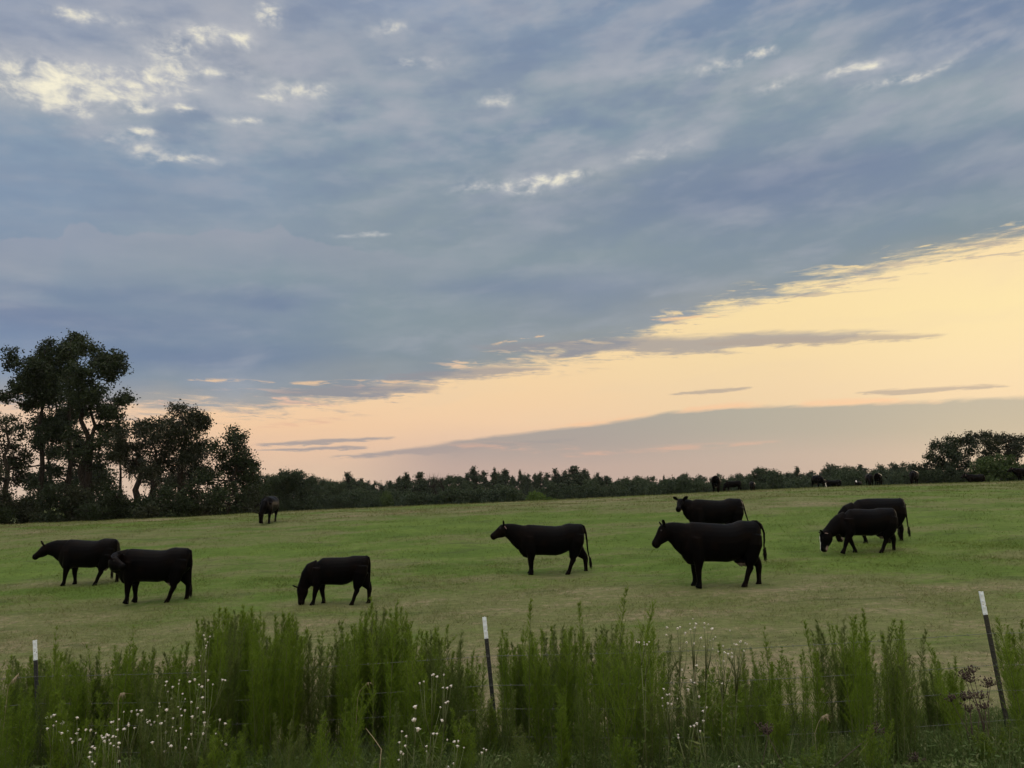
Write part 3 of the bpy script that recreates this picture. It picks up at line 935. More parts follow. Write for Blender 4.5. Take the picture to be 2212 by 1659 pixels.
def leaf_quads(P, size, rng, aspect=0.6, up_bias=0.0):
    """one rhombic leaf per point, random turn"""
    n = len(P)
    a = rng.normal(size=(n, 3)); a[:, 2] += up_bias; a /= np.linalg.norm(a, axis=1)[:, None] + 1e-9
    b_ = rng.normal(size=(n, 3)); b_ = np.cross(a, b_); b_ /= np.linalg.norm(b_, axis=1)[:, None] + 1e-9
    sz = (size * rng.uniform(0.6, 1.3, n))[:, None]
    v = np.stack([P - a * sz * .5, P + b_ * sz * .5 * aspect, P + a * sz * .5, P - b_ * sz * .5 * aspect], 1).reshape(-1, 3)
    return v, np.arange(4 * n).reshape(n, 4), np.repeat(rng.random(n), 4)


def crown_points(blobs, per_m2, clump, rng, shell=0.55):
    """blobs: (center3, rx, ry, rz) in metres -> leaf positions in small clumps"""
    out = []
    for (c, rx, ry, rz) in blobs:
        area = math.pi * rx * rz
        nc = max(6, int(area * 2.6 / (clump ** 2)))
        d = rng.normal(size=(nc, 3)); d /= np.linalg.norm(d, axis=1)[:, None]
        r = rng.random(nc) ** shell
        cc = np.array(c) + d * r[:, None] * np.array([rx, ry, rz])
        nl = max(6, int(per_m2 * 4.2 * area / nc))
        pts = cc[:, None, :] + rng.normal(size=(nc, nl, 3)) * clump * np.array([.62, .62, .46]) * rng.uniform(.5, 1.35, (nc, 1, 1))
        out.append(pts.reshape(-1, 3))
    return np.concatenate(out)


def limb(a, b_, r0, r1, rng, n=6, wig=0.05):
    a = Vector(a); b_ = Vector(b_); L = (b_ - a).length
    pts = []
    for i in range(n + 1):
        f = i / n
        q = a.lerp(b_, f)
        q.z -= math.sin(math.pi * f) * L * .06
        if 0 < i < n: q += Vector((rng.normal(), rng.normal(), rng.normal() * .5)) * L * wig
        pts.append(q)
    return tube(pts, [r0 + (r1 - r0) * i / n for i in range(n + 1)], 7)


def traced_tree(name, label, cat, D, trunk_x, blobs_px, leaf_mat, base_r=.3, leaf=.24, per_m2=60, clump=.45, top=None, group=None,
                lean=0.0, seed=1, moss=False, stems=None, depth_k=1.0, dy=0.0):
    """blobs_px: (x,y,rx,ry) in the 2212 px picture, standing at depth D with real thickness"""
    rng = np.random.default_rng(seed)
    t = st(trunk_x, 1100)[0]
    base = Vector((t * D, D, GZf(t * D, D) - .2))
    root = thing(name, label, cat, base, 0, group)
    k = D / F_PX
    blobs = []
    for bl in blobs_px:
        x, y, rx, ry = bl[:4]
        c = at(x, y, D)
        dep = (rng.uniform(-1, 1) * 2.2 if len(bl) < 5 else bl[4]) * depth_k
        c = Vector((c.x, c.y + dep, c.z)) - base
        blobs.append((tuple(c), rx * k * 1.22, (rx + ry) / 2 * k * 1.2, ry * k * 1.30))
    tb = MB()
    tops = stems or [(trunk_x, min(q[1] for q in blobs_px) + 12)]
    axes = []
    for sx, sy in tops:
        tp = at(sx, sy, D) - base
        bx = at(sx, 1100, D).x - base.x if stems else 0.0
        pts = []
        N = 9
        for i in range(N + 1):
            f = i / N
            q = Vector((bx, 0, 0)).lerp(Vector((tp.x, 0, tp.z)), f)
            if i: q += Vector((rng.normal() * .10, rng.normal() * .15, 0)) * (1.2 if i < N else .3)
            pts.append(q)
        rr = [base_r * (1.25 if i == 0 else 1) * (1 - .82 * i / N) for i in range(N + 1)]
        tb.add(tube(pts, rr, 10)); axes.append((pts, rr))
    for (c, rx, ry, rz) in blobs:
        # limb from the stem to the clump
        best = None
        for pts, rr in axes:
            for q, r in zip(pts, rr):
                dist = (Vector(c) - q).length + max(0, q.z - c[2]) * 1.5 + (3 if q.z < 1.0 else 0)
                if best is None or dist < best[0]: best = (dist, q, r)
        _, q, r = best
        if (Vector(c) - q).length > .4:
            tb.add(limb(q, c, max(.04, r * .45), .03, rng))
        for _ in range(4):
            e = Vector(c) + Vector((rng.normal() * rx * .55, rng.normal() * ry * .55, rng.normal() * rz * .5))
            tb.add(limb(c, e, .04, .015, rng, 4))
    obj('trunk', tb.mesh('trunk'), m_bark, root)
    P = crown_points(blobs, per_m2, clump, rng)
    v, f, a = leaf_quads(P, leaf * .84, rng)
    obj('crown', arr_mesh('crown', v, f, attrs={'var': a}), leaf_mat, root)
    if moss:
        sel = P[rng.choice(len(P), 260)]
        pts = []
        for q in sel:
            ln = rng.uniform(.4, 1.3)
            m = 14
            zz = np.linspace(0, -ln, m)
            pts.append(np.stack([q[0] + rng.normal(size=m) * .05, q[1] + rng.normal(size=m) * .05, q[2] + zz], 1))
        v, f, a = leaf_quads(np.concatenate(pts), .16, rng, .3, 2.0)
        obj('hanging_moss', arr_mesh('hanging_moss', v, f, attrs={'var': a}), m_moss, root)
    return root


def Z1(*q):  # shape traced on the enlarged left woods -> 2212 px picture
    return [(x * .29757, 685.8 + y * .29757, rx * .29757, ry * .29757) for x, y, rx, ry in q]


GT = 'trees of the left woods'
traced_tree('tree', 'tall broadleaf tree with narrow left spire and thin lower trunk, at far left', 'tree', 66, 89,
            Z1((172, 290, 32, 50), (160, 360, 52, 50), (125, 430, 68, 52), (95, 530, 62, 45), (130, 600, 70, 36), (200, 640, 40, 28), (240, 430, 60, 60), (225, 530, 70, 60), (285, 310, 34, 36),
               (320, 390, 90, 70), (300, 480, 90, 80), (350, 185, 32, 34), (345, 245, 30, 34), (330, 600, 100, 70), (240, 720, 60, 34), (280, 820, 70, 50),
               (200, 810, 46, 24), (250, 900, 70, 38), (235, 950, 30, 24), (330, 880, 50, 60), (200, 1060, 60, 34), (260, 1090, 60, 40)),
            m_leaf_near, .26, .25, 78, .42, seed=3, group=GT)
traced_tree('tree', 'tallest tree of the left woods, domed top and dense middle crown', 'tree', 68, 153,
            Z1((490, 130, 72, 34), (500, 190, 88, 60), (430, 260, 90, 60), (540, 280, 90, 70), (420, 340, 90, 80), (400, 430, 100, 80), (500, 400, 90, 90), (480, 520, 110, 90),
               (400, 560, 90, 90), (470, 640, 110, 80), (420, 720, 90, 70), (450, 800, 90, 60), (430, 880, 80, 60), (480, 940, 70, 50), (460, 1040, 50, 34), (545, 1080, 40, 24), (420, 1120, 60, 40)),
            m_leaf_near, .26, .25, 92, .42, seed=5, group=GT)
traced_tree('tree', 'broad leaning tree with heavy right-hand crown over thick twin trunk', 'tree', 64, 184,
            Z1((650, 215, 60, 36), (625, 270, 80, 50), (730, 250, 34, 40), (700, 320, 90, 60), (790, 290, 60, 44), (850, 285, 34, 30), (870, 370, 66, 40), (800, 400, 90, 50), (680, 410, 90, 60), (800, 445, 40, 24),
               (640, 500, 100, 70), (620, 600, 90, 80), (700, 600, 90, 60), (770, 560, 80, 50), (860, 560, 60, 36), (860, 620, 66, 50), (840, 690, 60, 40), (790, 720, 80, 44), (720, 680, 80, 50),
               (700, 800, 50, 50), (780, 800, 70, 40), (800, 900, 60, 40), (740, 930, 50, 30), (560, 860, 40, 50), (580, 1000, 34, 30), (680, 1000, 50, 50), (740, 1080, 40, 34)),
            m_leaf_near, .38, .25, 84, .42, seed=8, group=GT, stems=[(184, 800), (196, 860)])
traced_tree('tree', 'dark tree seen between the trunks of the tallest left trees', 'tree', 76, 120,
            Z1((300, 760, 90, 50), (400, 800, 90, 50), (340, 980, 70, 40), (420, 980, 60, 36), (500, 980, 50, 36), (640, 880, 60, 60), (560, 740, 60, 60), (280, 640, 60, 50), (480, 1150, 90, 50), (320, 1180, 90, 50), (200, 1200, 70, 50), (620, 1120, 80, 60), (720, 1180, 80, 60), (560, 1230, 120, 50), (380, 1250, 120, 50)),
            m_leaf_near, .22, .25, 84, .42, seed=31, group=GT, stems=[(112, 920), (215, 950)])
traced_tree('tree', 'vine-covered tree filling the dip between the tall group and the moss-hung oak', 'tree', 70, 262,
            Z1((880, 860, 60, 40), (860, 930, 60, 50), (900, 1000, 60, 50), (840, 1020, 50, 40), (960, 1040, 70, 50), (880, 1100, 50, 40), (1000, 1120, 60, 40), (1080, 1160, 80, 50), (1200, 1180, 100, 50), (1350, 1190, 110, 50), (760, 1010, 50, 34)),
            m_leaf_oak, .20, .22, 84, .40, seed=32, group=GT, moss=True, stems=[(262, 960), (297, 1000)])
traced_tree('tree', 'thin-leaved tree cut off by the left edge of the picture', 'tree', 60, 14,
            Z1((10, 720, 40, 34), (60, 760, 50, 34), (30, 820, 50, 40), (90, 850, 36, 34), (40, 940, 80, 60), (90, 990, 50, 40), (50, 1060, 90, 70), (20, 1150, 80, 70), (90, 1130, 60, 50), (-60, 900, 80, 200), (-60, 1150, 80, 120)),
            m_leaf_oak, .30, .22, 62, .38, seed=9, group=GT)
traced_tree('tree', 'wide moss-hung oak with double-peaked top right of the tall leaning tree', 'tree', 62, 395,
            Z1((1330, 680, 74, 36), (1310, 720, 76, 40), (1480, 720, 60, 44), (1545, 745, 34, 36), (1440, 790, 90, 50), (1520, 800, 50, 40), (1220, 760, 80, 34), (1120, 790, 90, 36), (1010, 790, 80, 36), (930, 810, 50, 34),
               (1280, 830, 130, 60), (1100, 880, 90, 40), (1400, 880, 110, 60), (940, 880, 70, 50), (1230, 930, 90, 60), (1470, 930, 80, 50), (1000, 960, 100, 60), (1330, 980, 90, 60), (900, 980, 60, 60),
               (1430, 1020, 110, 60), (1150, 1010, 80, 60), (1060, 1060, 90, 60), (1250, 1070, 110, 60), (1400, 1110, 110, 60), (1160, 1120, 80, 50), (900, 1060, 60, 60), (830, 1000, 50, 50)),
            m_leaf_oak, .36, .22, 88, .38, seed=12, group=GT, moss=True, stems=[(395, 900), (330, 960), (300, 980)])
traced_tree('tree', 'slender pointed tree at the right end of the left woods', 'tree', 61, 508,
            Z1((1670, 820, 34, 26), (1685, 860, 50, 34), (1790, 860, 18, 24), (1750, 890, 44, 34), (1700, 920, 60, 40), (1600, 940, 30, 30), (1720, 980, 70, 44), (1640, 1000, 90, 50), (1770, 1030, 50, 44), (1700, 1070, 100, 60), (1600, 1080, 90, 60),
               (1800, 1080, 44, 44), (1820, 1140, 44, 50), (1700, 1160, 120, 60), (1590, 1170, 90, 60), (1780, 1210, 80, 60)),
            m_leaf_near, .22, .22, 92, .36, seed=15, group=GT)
# low growth along the foot of the left woods
rr = random.Random(4)
low = []
for i, (x, y, rx, D) in enumerate([(-10, 1075, 34, 58), (30, 1080, 26, 60), (62, 1098, 22, 63), (95, 1078, 30, 62), (128, 1062, 26, 60), (160, 1070, 28, 61), (190, 1052, 30, 62), (222, 1056, 28, 60), (252, 1072, 26, 60),
                                   (276, 1090, 18, 62), (300, 1096, 16, 64), (322, 1070, 24, 60), (352, 1060, 28, 60), (388, 1066, 28, 59), (424, 1060, 30, 60), (462, 1056, 30, 60), (498, 1058, 28, 59), (532, 1062, 24, 60), (556, 1068, 16, 60)]):
    bottom = 1140
    bl = []
    yy = y
    while yy < bottom:
        bl.append((x + rr.uniform(-.2, .2) * rx, yy, rx * (0.75 if yy == y else 1.0), 15)); yy += 15
    traced_tree('bush', 'dense dark bush at the foot of the left woods, %s from the left' % ordinal(i + 1), 'bush', D, x, bl, m_leaf_near if i % 3 else m_leaf_oak,
                .08, .20, 88, .30, seed=40 + i, group='bushes under the left woods')

# the far tree line: shared shapes, each tree an object of its own
def proto_tree(kind, seed):
    rng = np.random.default_rng(seed)
    blobs = []
    H = 10.0
    if kind == 'round':
        for i in range(26):
            d = rng.normal(size=3); d /= np.linalg.norm(d)
            r = rng.random() ** .45
            blobs.append(((d[0] * r * 3.6, d[1] * r * 3.4, 5.6 + d[2] * r * 3.6), *(rng.uniform(.8, 1.5) * np.array([1, 1, .75]))))
        for i in range(10):
            blobs.append(((rng.uniform(-3.4, 3.4), rng.uniform(-3, 3), rng.uniform(.6, 2.6)), 1.3, 1.2, .9))
    elif kind == 'oval':
        for i in range(24):
            z = rng.uniform(1.0, 9.3)
            w = 2.5 * math.sin(math.pi * min(1, (10.2 - z) / 9.5) ** .8) ** .7 + .1
            an = rng.uniform(0, 6.28)
            r = w * rng.random() ** .6
            blobs.append(((r * math.cos(an), r * math.sin(an), z), *(rng.uniform(.6, 1.2) * np.array([1, 1, .8]))))
    elif kind == 'pine':
        for i in range(38):
            z = 1.6 + 8.1 * (i / 38) ** .85 + rng.uniform(-.3, .3)
            w = 2.5 * max(0, 1 - (z - 1.5) / 8.6) ** .8 + .10
            an = rng.uniform(0, 6.28); r = w * rng.uniform(.3, 1.15)
            blobs.append(((r * math.cos(an), r * math.sin(an), z), *(rng.uniform(.55, .95) * max(.42, 1.45 - z / 9) * np.array([1, 1, .9]))))
        blobs.append(((0.1, 0, 9.75), .22, .22, .4))
        for i in range(5):
            blobs.append(((rng.uniform(-1.4, 1.4), rng.uniform(-1, 1), rng.uniform(.6, 2.6)), 1.1, 1.0, .8))
    elif kind == 'bare':
        for i in range(16):
            an = rng.uniform(0, 6.28); r = rng.uniform(.5, 3.0)
            blobs.append(((r * math.cos(an), r * math.sin(an), rng.uniform(1, 7.5)), *(rng.uniform(.4, .8) * np.array([1, 1, .8]))))
    elif kind == 'bush':
        for i in range(14):
            d = rng.normal(size=3); d /= np.linalg.norm(d); d[2] = abs(d[2]); r = rng.random() ** .5
            blobs.append(((d[0] * r * 6.5, d[1] * r * 5, .8 + d[2] * r * 6.5), *(rng.uniform(1.8, 3.0) * np.array([1, 1, .9]))))
    tb = MB()
    top = {'round': 7.5, 'oval': 8.5, 'pine': 9.9, 'bare': 8.0, 'bush': 3.0}[kind]
    pts = [Vector((rng.normal() * .08 * i / 6, rng.normal() * .08 * i / 6, top * i / 6)) for i in range(7)]
    pts[0] = Vector((0, 0, -.3))
    tb.add(tube(pts, [.26 * (1 - .85 * i / 6) for i in range(7)], 7))
    for (c, rx, ry, rz) in blobs:
        q = min(pts, key=lambda q_: (Vector(c) - q_).length + 2 * max(0, q_.z - c[2]))
        if (Vector(c) - q).length > .3: tb.add(limb(q, c, .07, .02, rng, 4))
    if kind == 'bare':
        for i in range(40):
            an = rng.uniform(0, 6.28)
            z0 = rng.uniform(3.5, 7.5); q = Vector((0, 0, z0))
            e = Vector((math.cos(an) * rng.uniform(1.2, 3.4), math.sin(an) * rng.uniform(1, 3), z0 + rng.uniform(1.2, 3.2)))
            tb.add(limb(q, e, .07, .015, rng, 5))
            for _ in range(3):
                tb.add(limb(q.lerp(e, rng.uniform(.4, .9)), e + Vector((rng.normal() * .7, rng.normal() * .7, rng.uniform(0, .9))), .03, .01, rng, 3))
    me_t = tb.mesh('trunk')
    dens = {'round': 44, 'oval': 44, 'pine': 66, 'bare': 17, 'bush': 24}[kind]
    P = crown_points(blobs, dens, .34 if kind != 'bush' else .5, rng)
    v, f, a = leaf_quads(P, .26 if kind != 'bush' else .42, rng)
    return me_t, arr_mesh('crown', v, f, attrs={'var': a})


protos = {k: [proto_tree(k, 100 + 7 * i + len(k)) for i in range(n)] for k, n in (('round', 4), ('oval', 3), ('pine', 4), ('bare', 1), ('bush', 3))}
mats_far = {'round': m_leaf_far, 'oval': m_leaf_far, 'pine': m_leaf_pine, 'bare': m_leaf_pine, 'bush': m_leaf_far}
_mesh_mat = {}
_ext = {}


def extent(me):
    if me.name not in _ext:
        c = np.empty(len(me.vertices) * 3, dtype=np.float32); me.vertices.foreach_get('co', c); c = c.reshape(-1, 3)
        _ext[me.name] = (np.percentile(c[:, 0], 99) - np.percentile(c[:, 0], 1), np.percentile(c[:, 2], 99.7))
    return _ext[me.name]



def far_tree(kind, i, px, top, w, D, label, mat=None, cat='tree', group='trees of the far tree line', name='tree'):
    me_t, me_c = protos[kind][i % len(protos[kind])]
    t, s_top = st(px, top)
    x = t * D
    zg = GZf(x, D) if D < 90 else min(GZf(x, D), st(px, 1060)[1] * D - 1.0)
    H = (s_top * D - zg)
    base_w, base_h = (float(q) for q in extent(me_c))
    if kind == 'bare': base_w, base_h = 6.4, 10.3
    sx = w * D / F_PX / base_w
    root = thing(name, label, cat, (x, D, zg), random.uniform(0, 6.28), group, (sx, sx, H / base_h))
    mt = mat or mats_far[kind]
    key = (me_c.name, mt.name)
    if key not in _mesh_mat:
        c2 = me_c.copy(); c2.name = 'crown'; c2.materials.clear(); c2.materials.append(mt); _mesh_mat[key] = c2
    obj('trunk', me_t, m_bark, root)
    obj('crown', _mesh_mat[key], None, root)
    return root


KN = {'round': 'rounded broadleaf tree', 'oval': 'upright broadleaf tree', 'pine': 'ragged pine', 'bare': 'half-bare twiggy tree', 'bush': 'low bush'}
LINE = [  # kind, x, top, width, depth
    ('pine', 556, 1030, 30, 120), ('oval', 574, 1030, 34, 125), ('round', 596, 1032, 60, 110), ('round', 648, 1021, 84, 112), ('round', 676, 1046, 44, 120),
    ('round', 722, 1046, 52, 150), ('pine', 752, 1027, 44, 165), ('oval', 770, 1040, 40, 160), ('pine', 809, 1045, 20, 190), ('round', 800, 1062, 50, 170), ('pine', 843, 1046, 22, 180),
    ('pine', 862, 1036, 28, 170), ('pine', 876, 1028, 34, 165), ('pine', 907, 1026, 36, 165), ('bare', 932, 1023, 44, 170), ('bare', 958, 1028, 36, 175), ('round', 981, 1033, 52, 140),
    ('pine', 1004, 1040, 22, 190), ('pine', 1025, 1015, 38, 170), ('pine', 1046, 1034, 26, 185), ('pine', 1067, 1018, 22, 180), ('pine', 1091, 1020, 34, 175), ('round', 1075, 1052, 70, 130), ('pine', 1107, 1034, 20, 190),
    ('pine', 1123, 1022, 20, 180), ('pine', 1140, 1036, 20, 190), ('pine', 1155, 1030, 24, 180), ('pine', 1168, 1026, 22, 180), ('oval', 1183, 1038, 24, 190), ('pine', 1200, 1019, 32, 175), ('pine', 1220, 1024, 34, 178),
    ('pine', 1239, 1013, 44, 170), ('pine', 1263, 1020, 34, 172), ('oval', 1280, 1034, 36, 160), ('pine', 1292, 1028, 26, 180), ('pine', 1310, 1034, 28, 180), ('oval', 1326, 1042, 34, 160), ('bare', 1344, 1034, 30, 185),
    ('round', 1366, 1040, 42, 150), ('round', 1398, 1033, 56, 160), ('pine', 1434, 1033, 12, 210), ('oval', 1450, 1046, 26, 210), ('round', 1474, 1029, 48, 190), ('round', 1512, 1032, 44, 185),
    ('oval', 1547, 1029, 28, 200), ('round', 1588, 1029, 46, 195), ('oval', 1564, 1040, 34, 190), ('oval', 1620, 1030, 30, 190), ('round', 1656, 1016, 76, 120), ('pine', 1700, 1028, 28, 190), ('pine', 1722, 1015, 30, 180),
    ('pine', 1745, 1028, 26, 190), ('oval', 1762, 1032, 30, 190), ('round', 1800, 1008, 62, 150), ('round', 1836, 1012, 50, 155), ('pine', 1858, 1010, 26, 180), ('round', 1884, 1022, 50, 150), ('oval', 1906, 1009, 44, 160),
    ('oval', 1940, 1004, 40, 150), ('round', 1968, 1008, 44, 130), ('round', 2000, 1012, 50, 115)]
ncount = {}
order = sorted(range(len(LINE)), key=lambda i: LINE[i][1])
for j, i in enumerate(order):
    k, x, top, w, D = LINE[i]
    ncount[k] = ncount.get(k, 0) + 1
    size = 'big' if (1085 - top) * D / F_PX > 7 or w > 60 else 'small' if w < 25 else 'mid-sized'
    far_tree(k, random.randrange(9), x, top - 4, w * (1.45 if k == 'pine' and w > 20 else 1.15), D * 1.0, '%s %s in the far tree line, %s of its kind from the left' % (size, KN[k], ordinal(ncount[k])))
# a second, slightly lower rank behind closes the line
FILL = []
for q in range(90):
    x = 545 + q * 16.6 + random.uniform(-6, 6)
    near_top = min([t_[2] + abs(t_[1] - x) * .25 for t_ in LINE])
    FILL.append((random.choice(['oval', 'pine', 'round', 'pine']), x, near_top + random.uniform(0, 12), random.uniform(40, 60), random.uniform(200, 235)))
fc = {}
for k, x, top, w, D in FILL:
    fc[k] = fc.get(k, 0) + 1
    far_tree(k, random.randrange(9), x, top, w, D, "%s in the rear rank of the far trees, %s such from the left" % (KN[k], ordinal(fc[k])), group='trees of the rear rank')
# undergrowth along the foot of the far line
n = 0
for x in range(540, 2212, 34):
    xx = x + random.uniform(-8, 8)
    yr = float(np.interp(xx, [q[0] for q in RIDGE], [q[1] for q in RIDGE]))
    n += 1
    far_tree('bush', random.randrange(9), xx, yr - random.uniform(24, 40) * (1 - .35 * max(0, xx - 1300) / 900), random.uniform(56, 90), random.uniform(96, 135),
             'dark thicket at the foot of the far tree line, %s from the left' % ordinal(n), cat='bush', name='bush', group='thickets under the far tree line')
far_tree('bush', 0, 1158, 1063, 46, 92, 'bright yellow-green bush at the foot of the far tree line, larger of two', m_leaf_bright, 'bush', 'bright bushes', 'bush')
far_tree('bush', 1, 1190, 1075, 26, 92, 'bright yellow-green bush low beside the larger bright one', m_leaf_bright, 'bush', 'bright bushes', 'bush')
far_tree('bush', 2, 832, 1064, 60, 120, 'fresh green bush below the first gap of the far tree line', m_leaf_bush, 'bush', 'bright bushes', 'bush')


def Z5(*q):  # traced on the enlarged right-hand trees
    k = 532.0 / 2212 / 1.8228
    return [(1920.1 + x * k, 905.2 + y * k, rx * k, ry * k) for x, y, rx, ry in q]


GQ = 'tall trees at the right edge'
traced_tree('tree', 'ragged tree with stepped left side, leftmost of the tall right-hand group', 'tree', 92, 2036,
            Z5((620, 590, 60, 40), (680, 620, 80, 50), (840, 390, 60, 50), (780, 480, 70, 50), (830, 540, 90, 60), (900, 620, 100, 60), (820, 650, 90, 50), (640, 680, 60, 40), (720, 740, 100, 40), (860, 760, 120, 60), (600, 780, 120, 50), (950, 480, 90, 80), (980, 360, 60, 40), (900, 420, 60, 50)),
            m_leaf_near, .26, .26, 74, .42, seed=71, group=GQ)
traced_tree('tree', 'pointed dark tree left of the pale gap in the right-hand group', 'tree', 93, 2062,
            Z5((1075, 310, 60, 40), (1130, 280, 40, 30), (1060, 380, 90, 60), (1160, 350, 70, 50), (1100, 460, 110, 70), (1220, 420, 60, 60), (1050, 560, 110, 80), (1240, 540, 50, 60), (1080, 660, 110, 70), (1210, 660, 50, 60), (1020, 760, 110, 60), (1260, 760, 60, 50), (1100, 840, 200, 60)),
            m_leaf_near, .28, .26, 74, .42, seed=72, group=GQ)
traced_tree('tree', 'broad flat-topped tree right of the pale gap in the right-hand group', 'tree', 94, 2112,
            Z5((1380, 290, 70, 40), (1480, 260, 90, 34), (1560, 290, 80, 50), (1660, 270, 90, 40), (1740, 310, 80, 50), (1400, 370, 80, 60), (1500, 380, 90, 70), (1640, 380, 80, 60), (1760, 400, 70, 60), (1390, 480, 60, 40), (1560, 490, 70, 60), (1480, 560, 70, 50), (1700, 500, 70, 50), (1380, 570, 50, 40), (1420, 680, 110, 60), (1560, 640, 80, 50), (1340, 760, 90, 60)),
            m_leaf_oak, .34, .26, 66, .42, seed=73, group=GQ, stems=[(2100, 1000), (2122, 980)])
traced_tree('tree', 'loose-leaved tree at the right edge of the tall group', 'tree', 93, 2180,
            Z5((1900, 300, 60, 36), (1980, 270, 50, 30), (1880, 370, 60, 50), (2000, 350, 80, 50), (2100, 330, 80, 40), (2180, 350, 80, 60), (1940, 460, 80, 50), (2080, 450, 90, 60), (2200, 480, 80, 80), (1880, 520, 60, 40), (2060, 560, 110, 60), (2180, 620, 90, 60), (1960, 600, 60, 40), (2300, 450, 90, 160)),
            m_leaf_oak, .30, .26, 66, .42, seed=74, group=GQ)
for i, (x, y, w, D, mt) in enumerate([(2148, 984, 104, 84, m_leaf_bush), (2206, 998, 80, 82, m_leaf_bush), (2056, 1010, 80, 88, m_leaf_near), (2100, 1016, 60, 86, m_leaf_near), (2010, 1012, 70, 90, m_leaf_near), (1985, 1020, 60, 95, m_leaf_near)]):
    far_tree('bush', i, x, y, w, D, ['tall rounded green bush left of the right edge, above the broadside crest cow', 'green bush cut off by the right edge', 'dark bush under the pointed right-hand tree',
             'dark bush between the pointed tree and the tall green bush', 'dark bush under the ragged right-hand tree', 'dark bush left of the ragged right-hand tree'][i], mt, 'bush', 'bushes under the right-hand trees', 'bush')

# ------------------------------------------------------------------ fence
m_steel, b = new_mat('dark_post_paint')
put(b.inputs['Base Color'], (0.010, 0.014, 0.016)); b.inputs['Roughness'].default_value = 0.55
m_tip, b = new_mat('white_post_tip')
tcn = NX.tree.nodes.new('ShaderNodeTexCoord')
nn = noise(NX(tcn.outputs['Object']), 38.0, 3, 0.6)
put(b.inputs['Base Color'], mixc(sstep(.60, .68, nn), (0.62, 0.72, 0.78), (0.20, 0.15, 0.12))); b.inputs['Roughness'].default_value = 0.6
m_wire, b = new_mat('galvanised_wire')
put(b.inputs['Base Color'], (0.10, 0.115, 0.10)); b.inputs['Roughness'].default_value = 0.55; b.inputs['Metallic'].default_value = 0.2


def box(x0, x1, y0, y1, z0, z1):
    v = [Vector(q) for q in ((x0, y0, z0), (x1, y0, z0), (x1, y1, z0), (x0, y1, z0), (x0, y0, z1), (x1, y0, z1), (x1, y1, z1), (x0, y1, z1))]
    return v, [(0, 3, 2, 1), (4, 5, 6, 7), (0, 1, 5, 4), (1, 2, 6, 5), (2, 3, 7, 6), (3, 0, 4, 7)]


def t_bar(z0, z1):
    """T section: flange facing the viewer, web behind, studs up the front"""
    mb = MB()
    mb.add(box(-.019, .019, -.004, .000, z0, z1)); mb.add(box(-.003, .003, .0005, .034, z0 + .001, z1 - .001))
    return mb


fence = thing('wire_fence', 'barbed wire fence on steel posts with white tips, running through the tall weeds', 'fence', (0, 0, 0))
posts = [((75, 1383), 8.3, (78, 1460)), ((1046, 1333), 7.65, (1058, 1450)), ((2119, 1278), 7.05, (2163, 1500))]
wire_dz = [-.355, -.62, -.83, -1.075]
tops3 = []
for (px, py), D, (qx, qy) in posts:
    T = at(px, py, D)
    Bm = at(qx, qy, D)
    ax = (T - Bm).normalized()
    zg = GZf(Bm.x, D)
    L = (T.z - zg) / ax.z + .25
    rot = ax.to_track_quat('Z', 'Y').to_matrix().to_4x4()
    # keep the flange square to the viewer
    xx = Vector((1, 0, 0)); xx = (xx - ax * xx.dot(ax)).normalized(); yy = ax.cross(xx)
    Mx = Matrix((xx, yy, ax)).transposed().to_4x4(); Mx.translation = T
    mb = t_bar(-L, -.20)
    z = -.235
    while z > -L: mb.add(box(-.009, .009, -.012, -.0045, z - .009, z)); z -= .054
    po = obj('post', mb.mesh('post', False), m_steel, fence); po.matrix_local = Mx
    mb = t_bar(-.1995, 0)
    for z in (-.02, -.075, -.13, -.185): mb.add(box(-.008, .008, -.011, -.0045, z - .012, z))
    tp = bpy.data.objects.new('white_tip', mb.mesh('white_tip', False)); COL.objects.link(tp); tp.data.materials.append(m_tip)
    tp.parent = po
    tops3.append((T, ax))
for w, dz in enumerate(wire_dz + [-1.28]):
    P = [T + ax * (dz / ax.z) + Vector((0, -.016, 0)) for T, ax in tops3]
    Pl = P[0] + (P[0] - P[1]) * .9; Pr = P[2] + (P[2] - P[1]) * .9
    allp = [Pl] + P + [Pr]
    pts = []
    for a_, b_ in zip(allp[:-1], allp[1:]):
        for i in range(24):
            f = i / 24
            q = a_.lerp(b_, f); q.z -= .035 * math.sin(math.pi * f) * (1 + .3 * w)
            pts.append(q)
    pts.append(allp[-1])
    mb = MB(); mb.add(tube(pts, [.0019] * len(pts), 5))
    for i in range(0, len(pts) - 1):
        a_ = pts[i]
        for s in (-1, 1):
            mb.add(tube([a_ + Vector((-.004 * s, -.012, -.010)), a_ + Vector((.004 * s, .012, .012))], [.0012, .0009], 3))
            mb.add(tube([a_ + Vector((.006 * s, -.010, .012)), a_ + Vector((.010 * s, .010, -.012))], [.0012, .0009], 3))
    obj('wire', mb.mesh('wire'), m_wire, fence)

# ------------------------------------------------------------------ roadside weeds
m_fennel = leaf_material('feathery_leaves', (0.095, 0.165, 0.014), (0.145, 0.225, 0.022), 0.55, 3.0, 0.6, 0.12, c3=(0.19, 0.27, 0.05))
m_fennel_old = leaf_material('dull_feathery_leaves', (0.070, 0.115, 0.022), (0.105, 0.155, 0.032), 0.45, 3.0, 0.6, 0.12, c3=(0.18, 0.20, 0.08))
m_stem, b = new_mat('weed_stem')
put(b.inputs['Base Color'], (0.075, 0.095, 0.030)); b.inputs['Roughness'].default_value = 0.7
m_dry, b = new_mat('dry_stalk')
put(b.inputs['Base Color'], (0.26, 0.22, 0.14)); b.inputs['Roughness'].default_value = 0.8
m_petal, b = new_mat('white_petals')
put(b.inputs['Base Color'], (0.54, 0.52, 0.47)); b.inputs['Roughness'].default_value = 0.7
m_disc, b = new_mat('flower_disc')
